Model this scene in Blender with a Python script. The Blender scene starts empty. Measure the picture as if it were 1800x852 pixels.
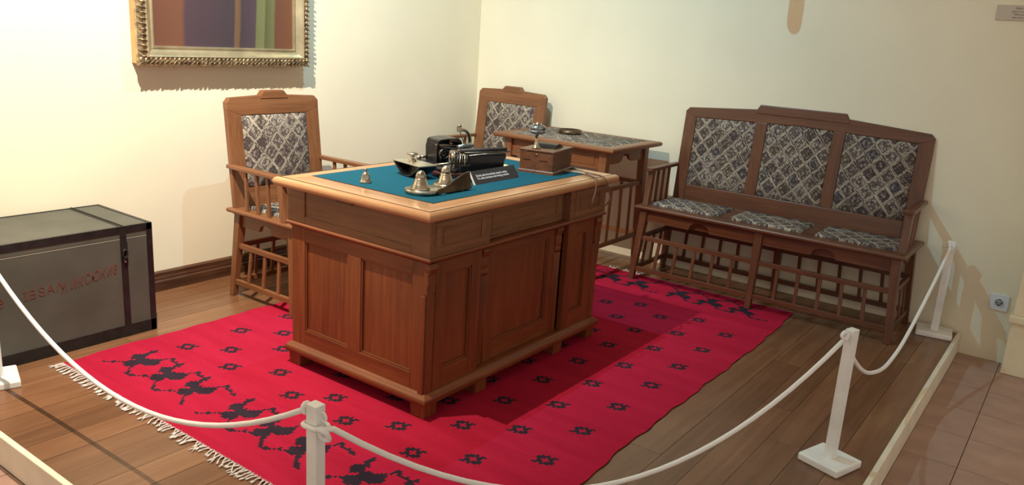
import bpy, math, random
from mathutils import Vector, Matrix
random.seed(7)
sc = bpy.context.scene
col = sc.collection
PI = math.pi

# ------------------------------------------------------------------ camera
cam_data = bpy.data.cameras.new('camera')
cam = bpy.data.objects.new('camera', cam_data)
col.objects.link(cam)
sc.camera = cam
cr = Vector((0.80236862, 0.59359076, 0.06208553))
cu = Vector((-0.19905592, 0.16808683, 0.96546546))
cf = Vector((-0.56265562, 0.78701768, -0.25302535))
m = Matrix((cr, cu, -cf)).transposed().to_4x4()
m.translation = Vector((3.7216, -4.6492, 1.3889))
cam.matrix_world = m
cam_data.sensor_fit = 'HORIZONTAL'
cam_data.sensor_width = 36
cam_data.lens = 36 * 1417.5 / 1800
cam_data.clip_start = 0.05

# ------------------------------------------------------------------ light
world = bpy.data.worlds.new('world')
sc.world = world
world.use_nodes = True
world.node_tree.nodes['Background'].inputs[0].default_value = (1.0, 0.88, 0.76, 1)
world.node_tree.nodes['Background'].inputs[1].default_value = 0.68

def spot(name, loc, target, power, color, size, blend, radius):
    d = bpy.data.lights.new(name, 'SPOT')
    d.energy = power; d.color = color; d.spot_size = math.radians(size)
    d.spot_blend = blend; d.shadow_soft_size = radius
    o = bpy.data.objects.new(name, d)
    o.location = loc
    o.rotation_euler = (Vector(target) - Vector(loc)).to_track_quat('-Z', 'Y').to_euler()
    col.objects.link(o)
    return o
spot('spotlight_warm', (1.38, -3.35, 3.0), (0.0, -2.5, 0.9), 560, (1.0, 0.88, 0.70), 125, 1.0, 0.010)
spot('spotlight_cool', (1.30, -2.00, 3.0), (1.15, -0.9, 0.6), 135, (0.34, 0.78, 1.0), 132, 1.0, 0.010)

sc.view_settings.view_transform = 'Standard'
sc.view_settings.look = 'None'
sc.view_settings.gamma = 1
sc.view_settings.use_curve_mapping = False
sc.view_settings.exposure = 0.08

# ------------------------------------------------------------------ materials
def lin(c):
    return tuple(((x / 255) / 12.92 if x / 255 <= 0.04045 else ((x / 255 + 0.055) / 1.055) ** 2.4) for x in c) + (1,)
MATS = {}
class NT:
    def __init__(s, name, rough=0.5, metal=0.0, spec=0.5):
        s.m = bpy.data.materials.new(name); s.m.use_nodes = True
        s.t = s.m.node_tree; s.p = s.t.nodes['Principled BSDF']
        s.p.inputs['Roughness'].default_value = rough
        s.p.inputs['Metallic'].default_value = metal
        s.p.inputs['Specular IOR Level'].default_value = spec
        MATS[name] = s.m
    def n(s, typ, **kw):
        x = s.t.nodes.new(typ)
        for k, v in kw.items(): setattr(x, k, v)
        return x
    def l(s, a, b): s.t.links.new(a, b)
    def val(s, inp, v):
        if hasattr(v, 'is_linked') or hasattr(v, 'links'): s.l(v, inp)
        else: inp.default_value = v
    def math(s, op, a, b=0.0, c=0.0, clamp=False):
        x = s.n('ShaderNodeMath', operation=op, use_clamp=clamp)
        s.val(x.inputs[0], a); s.val(x.inputs[1], b); s.val(x.inputs[2], c)
        return x.outputs[0]
    def mix(s, f, a, b):
        x = s.n('ShaderNodeMix', data_type='RGBA')
        s.val(x.inputs[0], f); s.val(x.inputs[6], a); s.val(x.inputs[7], b)
        return x.outputs[2]
    def noise(s, vec, scale, detail=3, rough=0.5, dist=0.0):
        x = s.n('ShaderNodeTexNoise')
        s.l(vec, x.inputs['Vector']); x.inputs['Scale'].default_value = scale
        x.inputs['Detail'].default_value = detail; x.inputs['Roughness'].default_value = rough
        x.inputs['Distortion'].default_value = dist
        return x.outputs[0]
    def ramp(s, f, stops):
        x = s.n('ShaderNodeValToRGB'); e = x.color_ramp.elements
        while len(e) < len(stops): e.new(0.5)
        for k, (p, c) in enumerate(stops): e[k].position = p; e[k].color = c
        s.l(f, x.inputs[0]); return x.outputs[0]
    def bump(s, h, strength=0.3, dist=0.01):
        x = s.n('ShaderNodeBump'); x.inputs['Strength'].default_value = strength
        x.inputs['Distance'].default_value = dist
        s.l(h, x.inputs['Height']); s.l(x.outputs[0], s.p.inputs['Normal'])
    def coord(s, which='Object', scale=(1, 1, 1), loc=(0, 0, 0)):
        t = s.n('ShaderNodeTexCoord'); mp = s.n('ShaderNodeMapping')
        mp.inputs['Scale'].default_value = scale; mp.inputs['Location'].default_value = loc
        s.l(t.outputs[which], mp.inputs[0]); return mp.outputs[0]
    def base(s, c): s.val(s.p.inputs['Base Color'], c)

WOODS = {}
def wood(name, dark, mid, light, rough=0.4, vary=0.0, gscale=1.0):
    WOODS[name] = True
    for ax in 'xyz':
        sc_ = {'x': (1.2, 22, 22), 'y': (22, 1.2, 22), 'z': (22, 22, 1.2)}[ax]
        w = NT(f'{name}_{ax}', rough)
        oi = w.n('ShaderNodeObjectInfo')
        tc = w.n('ShaderNodeTexCoord')
        add = w.n('ShaderNodeVectorMath', operation='ADD')
        cmb = w.n('ShaderNodeCombineXYZ')
        r10 = w.math('MULTIPLY', oi.outputs['Random'], 7.0 if vary else 0.0)
        for k in range(3): w.l(r10, cmb.inputs[k])
        w.l(tc.outputs['Object'], add.inputs[0]); w.l(cmb.outputs[0], add.inputs[1])
        mp = w.n('ShaderNodeMapping'); mp.inputs['Scale'].default_value = [q * gscale for q in sc_]
        w.l(add.outputs[0], mp.inputs[0])
        n1 = w.noise(mp.outputs[0], 1.6, 6, 0.62, 0.9)
        n2 = w.noise(mp.outputs[0], 6.5, 3, 0.6)
        n3 = w.noise(add.outputs[0], 3.0, 2)
        f = w.math('ADD', w.math('MULTIPLY', n1, 0.75), w.math('MULTIPLY', n2, 0.25))
        f = w.math('ADD', f, w.math('MULTIPLY', w.math('SUBTRACT', n3, 0.5), 0.35))
        c = w.ramp(f, [(0.34, lin(dark)), (0.5, lin(mid)), (0.68, lin(light))])
        if vary:
            vk = w.n('ShaderNodeTexVoronoi'); vk.inputs['Scale'].default_value = 2.2
            mk = w.n('ShaderNodeMapping'); mk.inputs['Scale'].default_value = (1.6, 0.55, 1)
            w.l(add.outputs[0], mk.inputs[0]); w.l(mk.outputs[0], vk.inputs['Vector'])
            kd = w.math('SUBTRACT', 1.0, w.math('MULTIPLY', vk.outputs['Distance'], 13.0), clamp=True)
            c = w.mix(w.math('MULTIPLY', kd, 0.8), c, lin((62, 40, 28)))
            hs = w.n('ShaderNodeHueSaturation')
            w.l(c, hs.inputs['Color'])
            w.l(w.math('MULTIPLY_ADD', oi.outputs['Random'], vary, 1 - vary / 2), hs.inputs['Value'])
            c = hs.outputs[0]
        w.base(c)
        w.bump(n2, 0.12, 0.002)
wood('desk_wood', (98, 50, 26), (116, 61, 32), (132, 74, 41), 0.36)
wood('desk_frieze', (108, 70, 46), (124, 82, 54), (140, 96, 66), 0.42)
wood('desk_top', (172, 122, 84), (186, 138, 98), (200, 154, 114), 0.30, gscale=0.7)
wood('chair_wood', (110, 70, 44), (124, 80, 51), (138, 94, 63), 0.38)
wood('bench_wood', (84, 50, 35), (99, 60, 41), (112, 71, 50), 0.34)  # chair wood darkened; the bench's weaker light is put into its colour
wood('phone_wood', (70, 42, 28), (98, 62, 42), (116, 76, 52), 0.4)
wood('base_wood', (48, 26, 24), (66, 36, 34), (86, 50, 46), 0.3)
wood('skirting_wood', (58, 36, 26), (80, 50, 34), (100, 66, 46), 0.4)
wood('plank_wood', (112, 76, 52), (124, 86, 60), (138, 100, 72), 0.27, vary=0.34, gscale=0.4)

def plain(name, rgb, rough=0.5, metal=0.0, nscale=0, namt=0.1, bump=0.0, spec=0.5):
    w = NT(name, rough, metal, spec)
    if nscale:
        v = w.coord()
        n = w.noise(v, nscale, 4)
        d = tuple(max(0, int(q * (1 - namt))) for q in rgb); b = tuple(min(255, int(q * (1 + namt))) for q in rgb)
        w.base(w.ramp(n, [(0.35, lin(d)), (0.65, lin(b))]))
        if bump: w.bump(n, bump, 0.003)
    else: w.base(lin(rgb))
    return w
plain('wall_paint', (238, 231, 208), 0.85, nscale=2.2, namt=0.012, bump=0.04, spec=0.2)
plain('ceiling_paint', (235, 230, 215), 0.9)
plain('cream_paint', (232, 218, 184), 0.6, nscale=6, namt=0.03, bump=0.1)
plain('white_paint', (240, 242, 240), 0.35, nscale=9, namt=0.03)
plain('trim_paint', (236, 228, 208), 0.45, nscale=9, namt=0.03)
plain('rope', (242, 242, 240), 0.7)
plain('socket_white', (222, 228, 236), 0.3)
plain('socket_grey', (150, 158, 170), 0.35)
plain('hole_black', (20, 20, 22), 0.6)
plain('baize', (24, 80, 98), 0.95, nscale=240, namt=0.12, bump=0.2, spec=0.1)
plain('black_enamel', (24, 25, 29), 0.28, nscale=20, namt=0.2)
plain('black_matte', (36, 35, 36), 0.6, nscale=30, namt=0.2)
plain('nickel', (176, 166, 150), 0.28, 1.0, nscale=30, namt=0.14)
plain('brass', (166, 140, 96), 0.3, 1.0, nscale=40, namt=0.18)
plain('bronze', (84, 68, 52), 0.42, 0.7, nscale=26, namt=0.25)
plain('steel_dark', (96, 92, 90), 0.35, 1.0, nscale=60, namt=0.2)
plain('blotter_plate', (186, 178, 158), 0.3, 0.7, nscale=14, namt=0.08)
plain('cup_metal', (128, 136, 142), 0.3, 0.9, nscale=80, namt=0.3)
plain('line_dark', (58, 32, 22), 0.5)
plain('cord', (112, 84, 66), 0.8)
plain('cord_light', (168, 146, 126), 0.8)
plain('paper', (214, 204, 160), 0.8)
plain('sign_black', (44, 44, 50), 0.35)
plain('sign_edge', (225, 225, 222), 0.3)
plain('text_white', (225, 225, 230), 0.6)
plain('chest_paint', (80, 80, 72), 0.65, nscale=5, namt=0.07, bump=0.05)
plain('chest_black', (27, 26, 26), 0.45, nscale=30, namt=0.25, bump=0.1)
plain('chest_red', (106, 60, 50), 0.9)
plain('seam_light', (150, 142, 130), 0.6)
plain('plaque_grey', (196, 186, 172), 0.3)
plain('plaque_text', (120, 112, 98), 0.6)
plain('gilt', (158, 140, 112), 0.36, 0.8, nscale=40, namt=0.25)
plain('silver_leaf', (186, 174, 146), 0.36, 0.75, nscale=12, namt=0.08)
plain('gesso_side', (186, 152, 104), 0.6, nscale=8, namt=0.08)
plain('grout', (92, 70, 62), 0.9)
plain('subfloor', (40, 28, 22), 0.9)
plain('tassel_yarn', (214, 204, 198), 0.9)
plain('twine_grey', (196, 190, 176), 0.8)

def tile_mat():
    w = NT('tile', 0.42)
    oi = w.n('ShaderNodeObjectInfo')
    v = w.coord('Object')
    n = w.noise(v, 9, 4)
    c = w.ramp(n, [(0.3, lin((164, 130, 116))), (0.7, lin((180, 146, 132)))])
    hs = w.n('ShaderNodeHueSaturation'); w.l(c, hs.inputs['Color'])
    w.l(w.math('MULTIPLY_ADD', oi.outputs['Random'], 0.12, 0.94), hs.inputs['Value'])
    w.base(hs.outputs[0]); w.bump(n, 0.05, 0.002)
tile_mat()

def rug_mat(name, a, b):
    w = NT(name, 0.95, spec=0.08)
    v = w.coord('Object')
    wv = w.n('ShaderNodeTexWave', bands_direction='Y'); w.l(v, wv.inputs[0])
    wv.inputs['Scale'].default_value = 55; wv.inputs['Distortion'].default_value = 1.0
    v2 = w.coord('Object', (1.2, 9, 1))
    n = w.noise(v2, 1.5, 4)
    w.base(w.ramp(n, [(0.32, lin(a)), (0.68, lin(b))]))
    w.bump(wv.outputs[0], 0.25, 0.002)
rug_mat('rug_red', (160, 25, 52), (174, 31, 61))
rug_mat('rug_dark', (42, 32, 44), (54, 42, 52))

def tapestry():
    w = NT('tapestry', 0.92, spec=0.15)
    tc = w.n('ShaderNodeTexCoord')
    nz = w.n('ShaderNodeTexNoise'); nz.inputs['Scale'].default_value = 60
    w.l(tc.outputs['UV'], nz.inputs['Vector'])
    sep = w.n('ShaderNodeSeparateXYZ'); w.l(tc.outputs['UV'], sep.inputs[0])
    sn = w.n('ShaderNodeSeparateColor'); w.l(nz.outputs[1], sn.inputs[0])
    u = w.math('ADD', sep.outputs[0], w.math('MULTIPLY', w.math('SUBTRACT', sn.outputs[0], 0.5), 0.012))
    v = w.math('MULTIPLY_ADD', sep.outputs[1], 0.9, w.math('MULTIPLY', w.math('SUBTRACT', sn.outputs[1], 0.5), 0.012))
    P_ = 0.092
    a = w.math('DIVIDE', w.math('ADD', u, v), P_)
    b = w.math('DIVIDE', w.math('SUBTRACT', u, v), P_)
    ia = w.math('FLOOR', a); ib = w.math('FLOOR', b)
    fa = w.math('SUBTRACT', w.math('SUBTRACT', a, ia), 0.5)
    fb = w.math('SUBTRACT', w.math('SUBTRACT', b, ib), 0.5)
    aa = w.math('ABSOLUTE', fa); ab = w.math('ABSOLUTE', fb)
    mx = w.math('MAXIMUM', aa, ab)
    cmb = w.n('ShaderNodeCombineXYZ'); w.l(ia, cmb.inputs[0]); w.l(ib, cmb.inputs[1])
    wn = w.n('ShaderNodeTexWhiteNoise', noise_dimensions='2D'); w.l(cmb.outputs[0], wn.inputs['Vector'])
    r = w.math('SQRT', w.math('ADD', w.math('MULTIPLY', fa, fa), w.math('MULTIPLY', fb, fb)))
    ang = w.math('ARCTAN2', fa, fb)
    pet = w.math('MULTIPLY', w.math('COSINE', w.math('MULTIPLY', ang, 4.0)), 0.07)
    rr = w.math('ADD', w.math('MULTIPLY_ADD', mx, 0.6, w.math('MULTIPLY', r, 0.4)), w.math('MULTIPLY', pet, w.math('SUBTRACT', wn.outputs[0], 0.35)))
    ring = w.math('SINE', w.math('MULTIPLY_ADD', rr, w.math('MULTIPLY_ADD', wn.outputs[0], 22.0, 14.0), w.math('MULTIPLY', wn.outputs[0], 37.0)))
    fine = w.n('ShaderNodeTexNoise'); fine.inputs['Scale'].default_value = 130; fine.inputs['Detail'].default_value = 2
    w.l(tc.outputs['UV'], fine.inputs['Vector'])
    cell = w.ramp(wn.outputs[0], [(0.0, lin((112, 100, 100))), (0.2, lin((130, 112, 108))), (0.4, lin((98, 98, 104))),
                                  (0.6, lin((126, 114, 92))), (0.8, lin((94, 80, 78))), (1.0, lin((138, 124, 114)))])
    tone = w.math('MULTIPLY_ADD', fine.outputs[0], 2.4, -1.2)
    med = w.n('ShaderNodeTexVoronoi'); med.inputs['Scale'].default_value = 62; w.l(tc.outputs['UV'], med.inputs['Vector'])
    md = med.outputs['Distance']
    wn3 = w.math('FRACT', w.math('MULTIPLY', wn.outputs[0], 29.3))
    cell = w.mix(w.math('MULTIPLY', w.math('GREATER_THAN', wn3, 0.66), 0.75), cell, lin((172, 160, 148)))
    c = w.mix(w.math('MULTIPLY', w.math('GREATER_THAN', w.math('ADD', ring, tone), 0.45), 0.7), cell, lin((62, 52, 54)))
    c = w.mix(w.math('MULTIPLY', w.math('LESS_THAN', w.math('ADD', ring, tone), -0.7), 0.55), c, lin((160, 150, 138)))
    c = w.mix(w.math('MULTIPLY', w.math('LESS_THAN', md, 0.24), 0.45), c, lin((130, 120, 112)))
    c = w.mix(w.math('MULTIPLY', w.math('GREATER_THAN', md, 0.50), 0.75), c, lin((64, 55, 56)))
    edge = w.math('ADD', mx, w.math('MULTIPLY', w.math('SUBTRACT', md, 0.35), 0.13))
    c = w.mix(w.math('MULTIPLY', w.math('GREATER_THAN', edge, 0.452), 0.85), c, lin((184, 172, 154)))
    wn2 = w.math('FRACT', w.math('MULTIPLY', wn.outputs[0], 13.7))
    dk = w.math('GREATER_THAN', w.math('ADD', aa, w.math('MULTIPLY', tone, 0.02)), 0.462)
    c = w.mix(w.math('MULTIPLY', dk, w.math('GREATER_THAN', wn2, 0.35)), c, lin((46, 39, 42)))
    dk2 = w.math('GREATER_THAN', w.math('ADD', ab, w.math('MULTIPLY', tone, 0.02)), 0.482)
    c = w.mix(w.math('MULTIPLY', dk2, 0.7), c, lin((60, 51, 53)))
    hs = w.n('ShaderNodeHueSaturation'); w.l(c, hs.inputs['Color']); hs.inputs['Value'].default_value = 1.0
    c = hs.outputs[0]
    w.base(c); w.bump(fine.outputs[0], 0.35, 0.003)
tapestry()

def painting_mat():
    w = NT('oil_paint', 0.45)
    v = w.coord('Object')
    sp = w.n('ShaderNodeSeparateXYZ'); w.l(v, sp.inputs[0])
    n = w.noise(v, 7, 4)
    y = w.math('ADD', sp.outputs[1], w.math('MULTIPLY', w.math('SUBTRACT', n, 0.5), 0.02))
    y = w.math('SUBTRACT', y, w.math('MULTIPLY', sp.outputs[2], 0.04))
    f = w.math('DIVIDE', w.math('ADD', y, 0.42), 0.84)
    R1, R2 = lin((100, 64, 52)), lin((108, 72, 56))
    D1, D2 = lin((72, 56, 68)), lin((62, 54, 64))
    G1, G2 = lin((104, 108, 74)), lin((84, 88, 56))
    c = w.ramp(f, [(0.0, R1), (0.19, R2), (0.215, D1), (0.5, D2), (0.535, D2), (0.545, lin((110, 82, 62))), (0.575, lin((100, 78, 60))),
                   (0.585, D2), (0.69, lin((74, 60, 72))), (0.70, G1), (0.755, lin((112, 116, 80))), (0.765, G2), (0.825, G1), (0.84, R1), (1.0, lin((116, 76, 48)))])
    w.base(w.mix(w.math('MULTIPLY', w.noise(v, 30, 5), 0.18), c, lin((60, 46, 44))))
    w.bump(n, 0.1, 0.002)
painting_mat()

# ------------------------------------------------------------------ mesh builder
class MB:
    def __init__(s): s.v = []; s.f = []; s.m = []; s.sm = []; s.uv = {}; s.T = None
    def add(s, vs, fs, mat, smooth=False, uvs=None):
        b = len(s.v)
        vs = [Vector(p) for p in vs]
        if s.T: vs = [Vector(s.T(p)) for p in vs]
        s.v += vs
        for i, f in enumerate(fs):
            if uvs is not None: s.uv[len(s.f)] = [uvs[k] for k in f]
            s.f.append([b + k for k in f]); s.m.append(mat); s.sm.append(smooth)
        return s
    def wm(s, mat, vs, ax=None):
        if mat in WOODS:
            if ax is None:
                d = [max(p[k] for p in vs) - min(p[k] for p in vs) for k in range(3)]
                ax = 'xyz'[d.index(max(d))]
            return f'{mat}_{ax}'
        return mat
    def box(s, x0, x1, y0, y1, z0, z1, mat, ax=None):
        vs = [(x0, y0, z0), (x1, y0, z0), (x1, y1, z0), (x0, y1, z0), (x0, y0, z1), (x1, y0, z1), (x1, y1, z1), (x0, y1, z1)]
        return s.add(vs, [(3, 2, 1, 0), (4, 5, 6, 7), (0, 1, 5, 4), (1, 2, 6, 5), (2, 3, 7, 6), (3, 0, 4, 7)], s.wm(mat, vs, ax))
    def frustum(s, c0, s0, c1, s1, mat, ax=None):
        """tapered stick with level ends: centre and (sx, sy) at the bottom, then at the top"""
        vs = [(c[0] + a * q[0] / 2, c[1] + b * q[1] / 2, c[2]) for c, q in ((c0, s0), (c1, s1)) for a, b in ((-1, -1), (1, -1), (1, 1), (-1, 1))]
        return s.add(vs, [(3, 2, 1, 0), (4, 5, 6, 7), (0, 1, 5, 4), (1, 2, 6, 5), (2, 3, 7, 6), (3, 0, 4, 7)], s.wm(mat, vs, ax))
    def beam(s, p0, p1, w, h, mat, up=(0, 0, 1)):
        p0, p1 = Vector(p0), Vector(p1); d = (p1 - p0).normalized()
        sd = d.cross(Vector(up)).normalized(); u = sd.cross(d)
        vs = [p + sd * a * w / 2 + u * b * h / 2 for p in (p0, p1) for a, b in ((-1, -1), (1, -1), (1, 1), (-1, 1))]
        return s.add(vs, [(3, 2, 1, 0), (4, 5, 6, 7), (0, 1, 5, 4), (1, 2, 6, 5), (2, 3, 7, 6), (3, 0, 4, 7)], s.wm(mat, vs))
    def prism(s, poly, plane, a0, a1, mat, ax=None):
        """extrude a 2-D outline; plane 'yz' -> along x, 'xz' -> along y, 'xy' -> along z"""
        def mk(p, a): return {'yz': (a, p[0], p[1]), 'xz': (p[0], a, p[1]), 'xy': (p[0], p[1], a)}[plane]
        n = len(poly)
        vs = [mk(p, a0) for p in poly] + [mk(p, a1) for p in poly]
        fs = [tuple(range(n)), tuple(range(2 * n - 1, n - 1, -1))] + [(i, i + n, (i + 1) % n + n, (i + 1) % n) for i in range(n)]
        return s.add(vs, fs, s.wm(mat, vs, ax))
    def lathe(s, prof, mat, c=(0, 0, 0), n=20, closed=False):
        vs = []; fs = []
        for r, z in prof:
            for k in range(n):
                a = 2 * PI * k / n
                vs.append((c[0] + r * math.cos(a), c[1] + r * math.sin(a), c[2] + z))
        for i in range(len(prof) - 1):
            for k in range(n):
                k2 = (k + 1) % n
                fs.append((i * n + k, i * n + k2, (i + 1) * n + k2, (i + 1) * n + k))
        fs.append(tuple(range(n - 1, -1, -1))); fs.append(tuple((len(prof) - 1) * n + k for k in range(n)))
        return s.add(vs, fs, mat, True)
    def tube(s, pts, r, mat, n=8, loop=False):
        pts = [Vector(p) for p in pts]; N = len(pts)
        rs = r if isinstance(r, (list, tuple)) else [r] * N
        vs = []; fs = []; prev = None
        for i, p in enumerate(pts):
            if loop: d = pts[(i + 1) % N] - pts[i - 1]
            else: d = pts[min(i + 1, N - 1)] - pts[max(i - 1, 0)]
            d.normalize()
            if prev is None:
                a = Vector((0, 0, 1)) if abs(d.z) < 0.9 else Vector((1, 0, 0))
                prev = d.cross(a).normalized()
            prev = (prev - d * prev.dot(d)).normalized(); w = d.cross(prev)
            for k in range(n):
                t = 2 * PI * k / n
                vs.append(p + (prev * math.cos(t) + w * math.sin(t)) * rs[i])
        for i in range(N if loop else N - 1):
            j = (i + 1) % N
            for k in range(n):
                k2 = (k + 1) % n
                fs.append((i * n + k, i * n + k2, j * n + k2, j * n + k))
        if not loop: fs += [tuple(range(n - 1, -1, -1)), tuple((N - 1) * n + k for k in range(n))]
        return s.add(vs, fs, mat, True)
    def cyl(s, p0, p1, r, mat, n=14, r1=None):
        return s.tube([p0, p1], [r, r if r1 is None else r1], mat, n)
    def sweep(s, x0, x1, y0, y1, prof, mat):
        """mitred moulding round a rectangle; prof = closed (outward, z) outline"""
        n = len(prof)
        cs = [(x0, y0, -1, -1), (x1, y0, 1, -1), (x1, y1, 1, 1), (x0, y1, -1, 1)]
        for e in range(4):
            a, b = cs[e], cs[(e + 1) % 4]
            vs = [(q[0] + q[2] * o, q[1] + q[3] * o, z) for q in (a, b) for o, z in prof]
            fs = [(i, (i + 1) % n, (i + 1) % n + n, i + n) for i in range(n)]
            s.add(vs, fs, s.wm(mat, vs), n > 6)
        return s
    def pad(s, u0, u1, v0, v1, h, fn, mat='tapestry', n=9, uo=0.0):
        """upholstered panel: (u, v) rectangle mapped by fn(u, v, height), soft edges, UV in metres"""
        vs = []; uvs = []; fs = []
        for i in range(n + 1):
            for j in range(n + 1):
                a, b = i / n, j / n
                e = min(a, 1 - a, b, 1 - b)
                hh = 0 if e == 0 else h * (0.78 + 0.22 * math.sin(PI * a) * math.sin(PI * b))
                k = 0.035 if e > 0 else 0.0
                aa = a if 0 < i < n else a; bb = b
                if i == 1: aa = 0.02
                if i == n - 1: aa = 0.98
                if j == 1: bb = 0.02
                if j == n - 1: bb = 0.98
                u = u0 + (u1 - u0) * aa; v = v0 + (v1 - v0) * bb
                vs.append(fn(u, v, hh)); uvs.append((u + uo, v))
        for i in range(n):
            for j in range(n):
                q = (i * (n + 1) + j, (i + 1) * (n + 1) + j, (i + 1) * (n + 1) + j + 1, i * (n + 1) + j + 1)
                fs.append(q)
        return s.add(vs, fs, mat, True, uvs)
    def mesh(s, name):
        me = bpy.data.meshes.new(name)
        me.from_pydata([tuple(p) for p in s.v], [], s.f)
        names = []
        for k in s.m:
            if k not in names: names.append(k)
        for k in names: me.materials.append(MATS[k])
        for p, k, sm in zip(me.polygons, s.m, s.sm):
            p.material_index = names.index(k); p.use_smooth = sm
        if s.uv:
            L = me.uv_layers.new(name='UVMap')
            for p in me.polygons:
                if p.index in s.uv:
                    for li, uv in zip(p.loop_indices, s.uv[p.index]): L.data[li].uv = uv
        me.update()
        import bmesh
        bm = bmesh.new(); bm.from_mesh(me)
        if not s.uv: bmesh.ops.recalc_face_normals(bm, faces=bm.faces)
        bm.to_mesh(me); bm.free()
        return me
    def build(s, name, parent=None, bevel=0.0, label=None):
        o = bpy.data.objects.new(name, s.mesh(name)); col.objects.link(o)
        if parent: o.parent = parent
        if bevel:
            b = o.modifiers.new('bevel', 'BEVEL'); b.width = bevel; b.segments = 2
            b.limit_method = 'ANGLE'; b.angle_limit = math.radians(50)
        if label: o['label'] = label
        return o

def tag(o, label=None, cat=None, group=None, kind=None):
    if label: o['label'] = label
    if cat: o['category'] = cat
    if group: o['group'] = group
    if kind: o['kind'] = kind
    return o
def thing(name, label, cat, loc=(0, 0, 0), rz=0.0, group=None):
    o = bpy.data.objects.new(name, None); col.objects.link(o)
    o.location = loc; o.rotation_euler = (0, 0, rz); o.empty_display_size = 0.1
    return tag(o, label, cat, group)
def copy_tree(o, parent=None):
    c = o.copy(); col.objects.link(c)
    if parent: c.parent = parent
    for ch in list(o.children): copy_tree(ch, c)
    return c
def text_obj(name, txt, size, mat, parent, M, extrude=0.0004, spacing=1.0, shear=0.0, align='LEFT'):
    cu_ = bpy.data.curves.new(name, 'FONT'); cu_.body = txt; cu_.size = size; cu_.extrude = extrude
    cu_.space_character = spacing; cu_.shear = shear; cu_.align_x = align
    t = bpy.data.objects.new(name + '_tmp', cu_); col.objects.link(t)
    me = bpy.data.meshes.new_from_object(t.evaluated_get(bpy.context.evaluated_depsgraph_get()))
    bpy.data.objects.remove(t)
    me.materials.clear(); me.materials.append(MATS[mat]); me.transform(M)
    o = bpy.data.objects.new(name, me); col.objects.link(o)
    if parent: o.parent = parent
    return o
def basis(o, x, y):
    x = Vector(x).normalized(); y = Vector(y); y = (y - x * y.dot(x)).normalized(); z = x.cross(y)
    M = Matrix((x, y, z)).transposed().to_4x4(); M.translation = Vector(o); return M

# ------------------------------------------------------------------ setting
XP, YP, ZT = 3.31, -3.66, -0.10      # platform edges and level of the tiled floor
b = MB(); b.box(-0.15, 0.0, -7.0, 0.15, -0.2, 3.3, 'wall_paint'); tag(b.build('wall_left'), kind='structure')
b = MB(); b.box(0.0, 7.0, 0.0, 0.15, -0.2, 3.3, 'wall_paint'); tag(b.build('wall_right'), kind='structure')
b = MB(); b.box(-0.15, 7.0, -7.0, 0.15, 3.3, 3.4, 'ceiling_paint'); tag(b.build('ceiling'), kind='structure')
b = MB(); b.box(0.0, 7.0, -7.0, 0.0, -0.2, ZT - 0.004, 'grout')
floor = tag(b.build('floor'), kind='structure')
tb = MB(); tb.box(-0.151, 0.151, -0.151, 0.151, ZT - 0.012, ZT, 'tile'); tme = tb.mesh('tile')
for i in range(-12, 9):
    for j in range(-18, 2):
        cx, cy = 3.525 + 0.1525 + 0.305 * i, -0.4800 + 0.1525 + 0.305 * j
        if cx < 0.1 or cx > 5.4: continue
        if cx < XP + 0.02 - 0.15 and cy > YP - 0.02 + 0.15: continue
        x0, x1, y0, y1 = cx - 0.151, cx + 0.151, cy - 0.151, min(cy + 0.151, -0.001)
        if cx - 0.15 < XP + 0.021 and cy > YP: x0 = XP + 0.021
        if cy + 0.15 > YP - 0.021 and cx < XP + 0.02 : y1 = min(y1, YP - 0.021) if cx + 0.151 < XP + 0.021 else y1
        if y1 - y0 < 0.02 or x1 - x0 < 0.02: continue
        full = abs((x1 - x0) - 0.302) < 1e-4 and abs((y1 - y0) - 0.302) < 1e-4
        if full:
            o = bpy.data.objects.new('tile', tme); o.location = (cx, cy, 0)
        else:
            q = MB(); q.box(x0 - cx, x1 - cx, y0 - cy, y1 - cy, ZT - 0.012, ZT, 'tile')
            o = bpy.data.objects.new('tile', q.mesh('tile')); o.location = (cx, cy, 0)
        col.objects.link(o); o.parent = floor
b = MB(); b.box(0.0, XP, YP, 0.0, ZT - 0.003, -0.02, 'subfloor')
plat = tag(b.build('floor'), kind='structure')
w = 0.1205; nx = 28
for i in range(nx):
    x0 = XP - (i + 1) * w; x1 = x0 + w - 0.0016
    x0 = max(x0, 0.0)
    if x1 - x0 < 0.01: continue
    ys = [YP]; y = YP + (random.uniform(0.35, 1.1) if x0 < 1.6 else random.uniform(1.2, 2.6))
    while y < -0.35: ys.append(y); y += random.uniform(1.2, 2.2) if x0 > 1.6 else random.uniform(0.7, 1.3)
    ys.append(0.0)
    for k in range(len(ys) - 1):
        q = MB(); ya, yb = ys[k], ys[k + 1] - 0.0012; cx, cy = (x0 + x1) / 2, (ya + yb) / 2
        zt = -random.uniform(0, 0.0008)
        q.box(x0 - cx, x1 - cx, ya - cy, yb - cy, -0.02, zt, 'plank_wood', 'y')
        o = q.build('plank', plat); o.location = (cx, cy, 0)
b = MB(); b.box(XP, XP + 0.02, YP - 0.02, -0.001, ZT, 0.012, 'trim_paint'); tag(b.build('trim_1', bevel=0.003), kind='structure')
b = MB(); b.box(0.0, XP, YP - 0.02, YP, ZT, 0.012, 'trim_paint'); tag(b.build('trim_2', bevel=0.003), kind='structure')
b = MB(); b.prism([(0, 0), (0.026, 0), (0.026, 0.05), (0.020, 0.056), (0.020, 0.066), (0.016, 0.074), (0.016, 0.092), (0.0, 0.100)], 'xz', YP, -0.001, 'skirting_wood', 'y')
tag(b.build('baseboard_left'), kind='structure')
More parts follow.
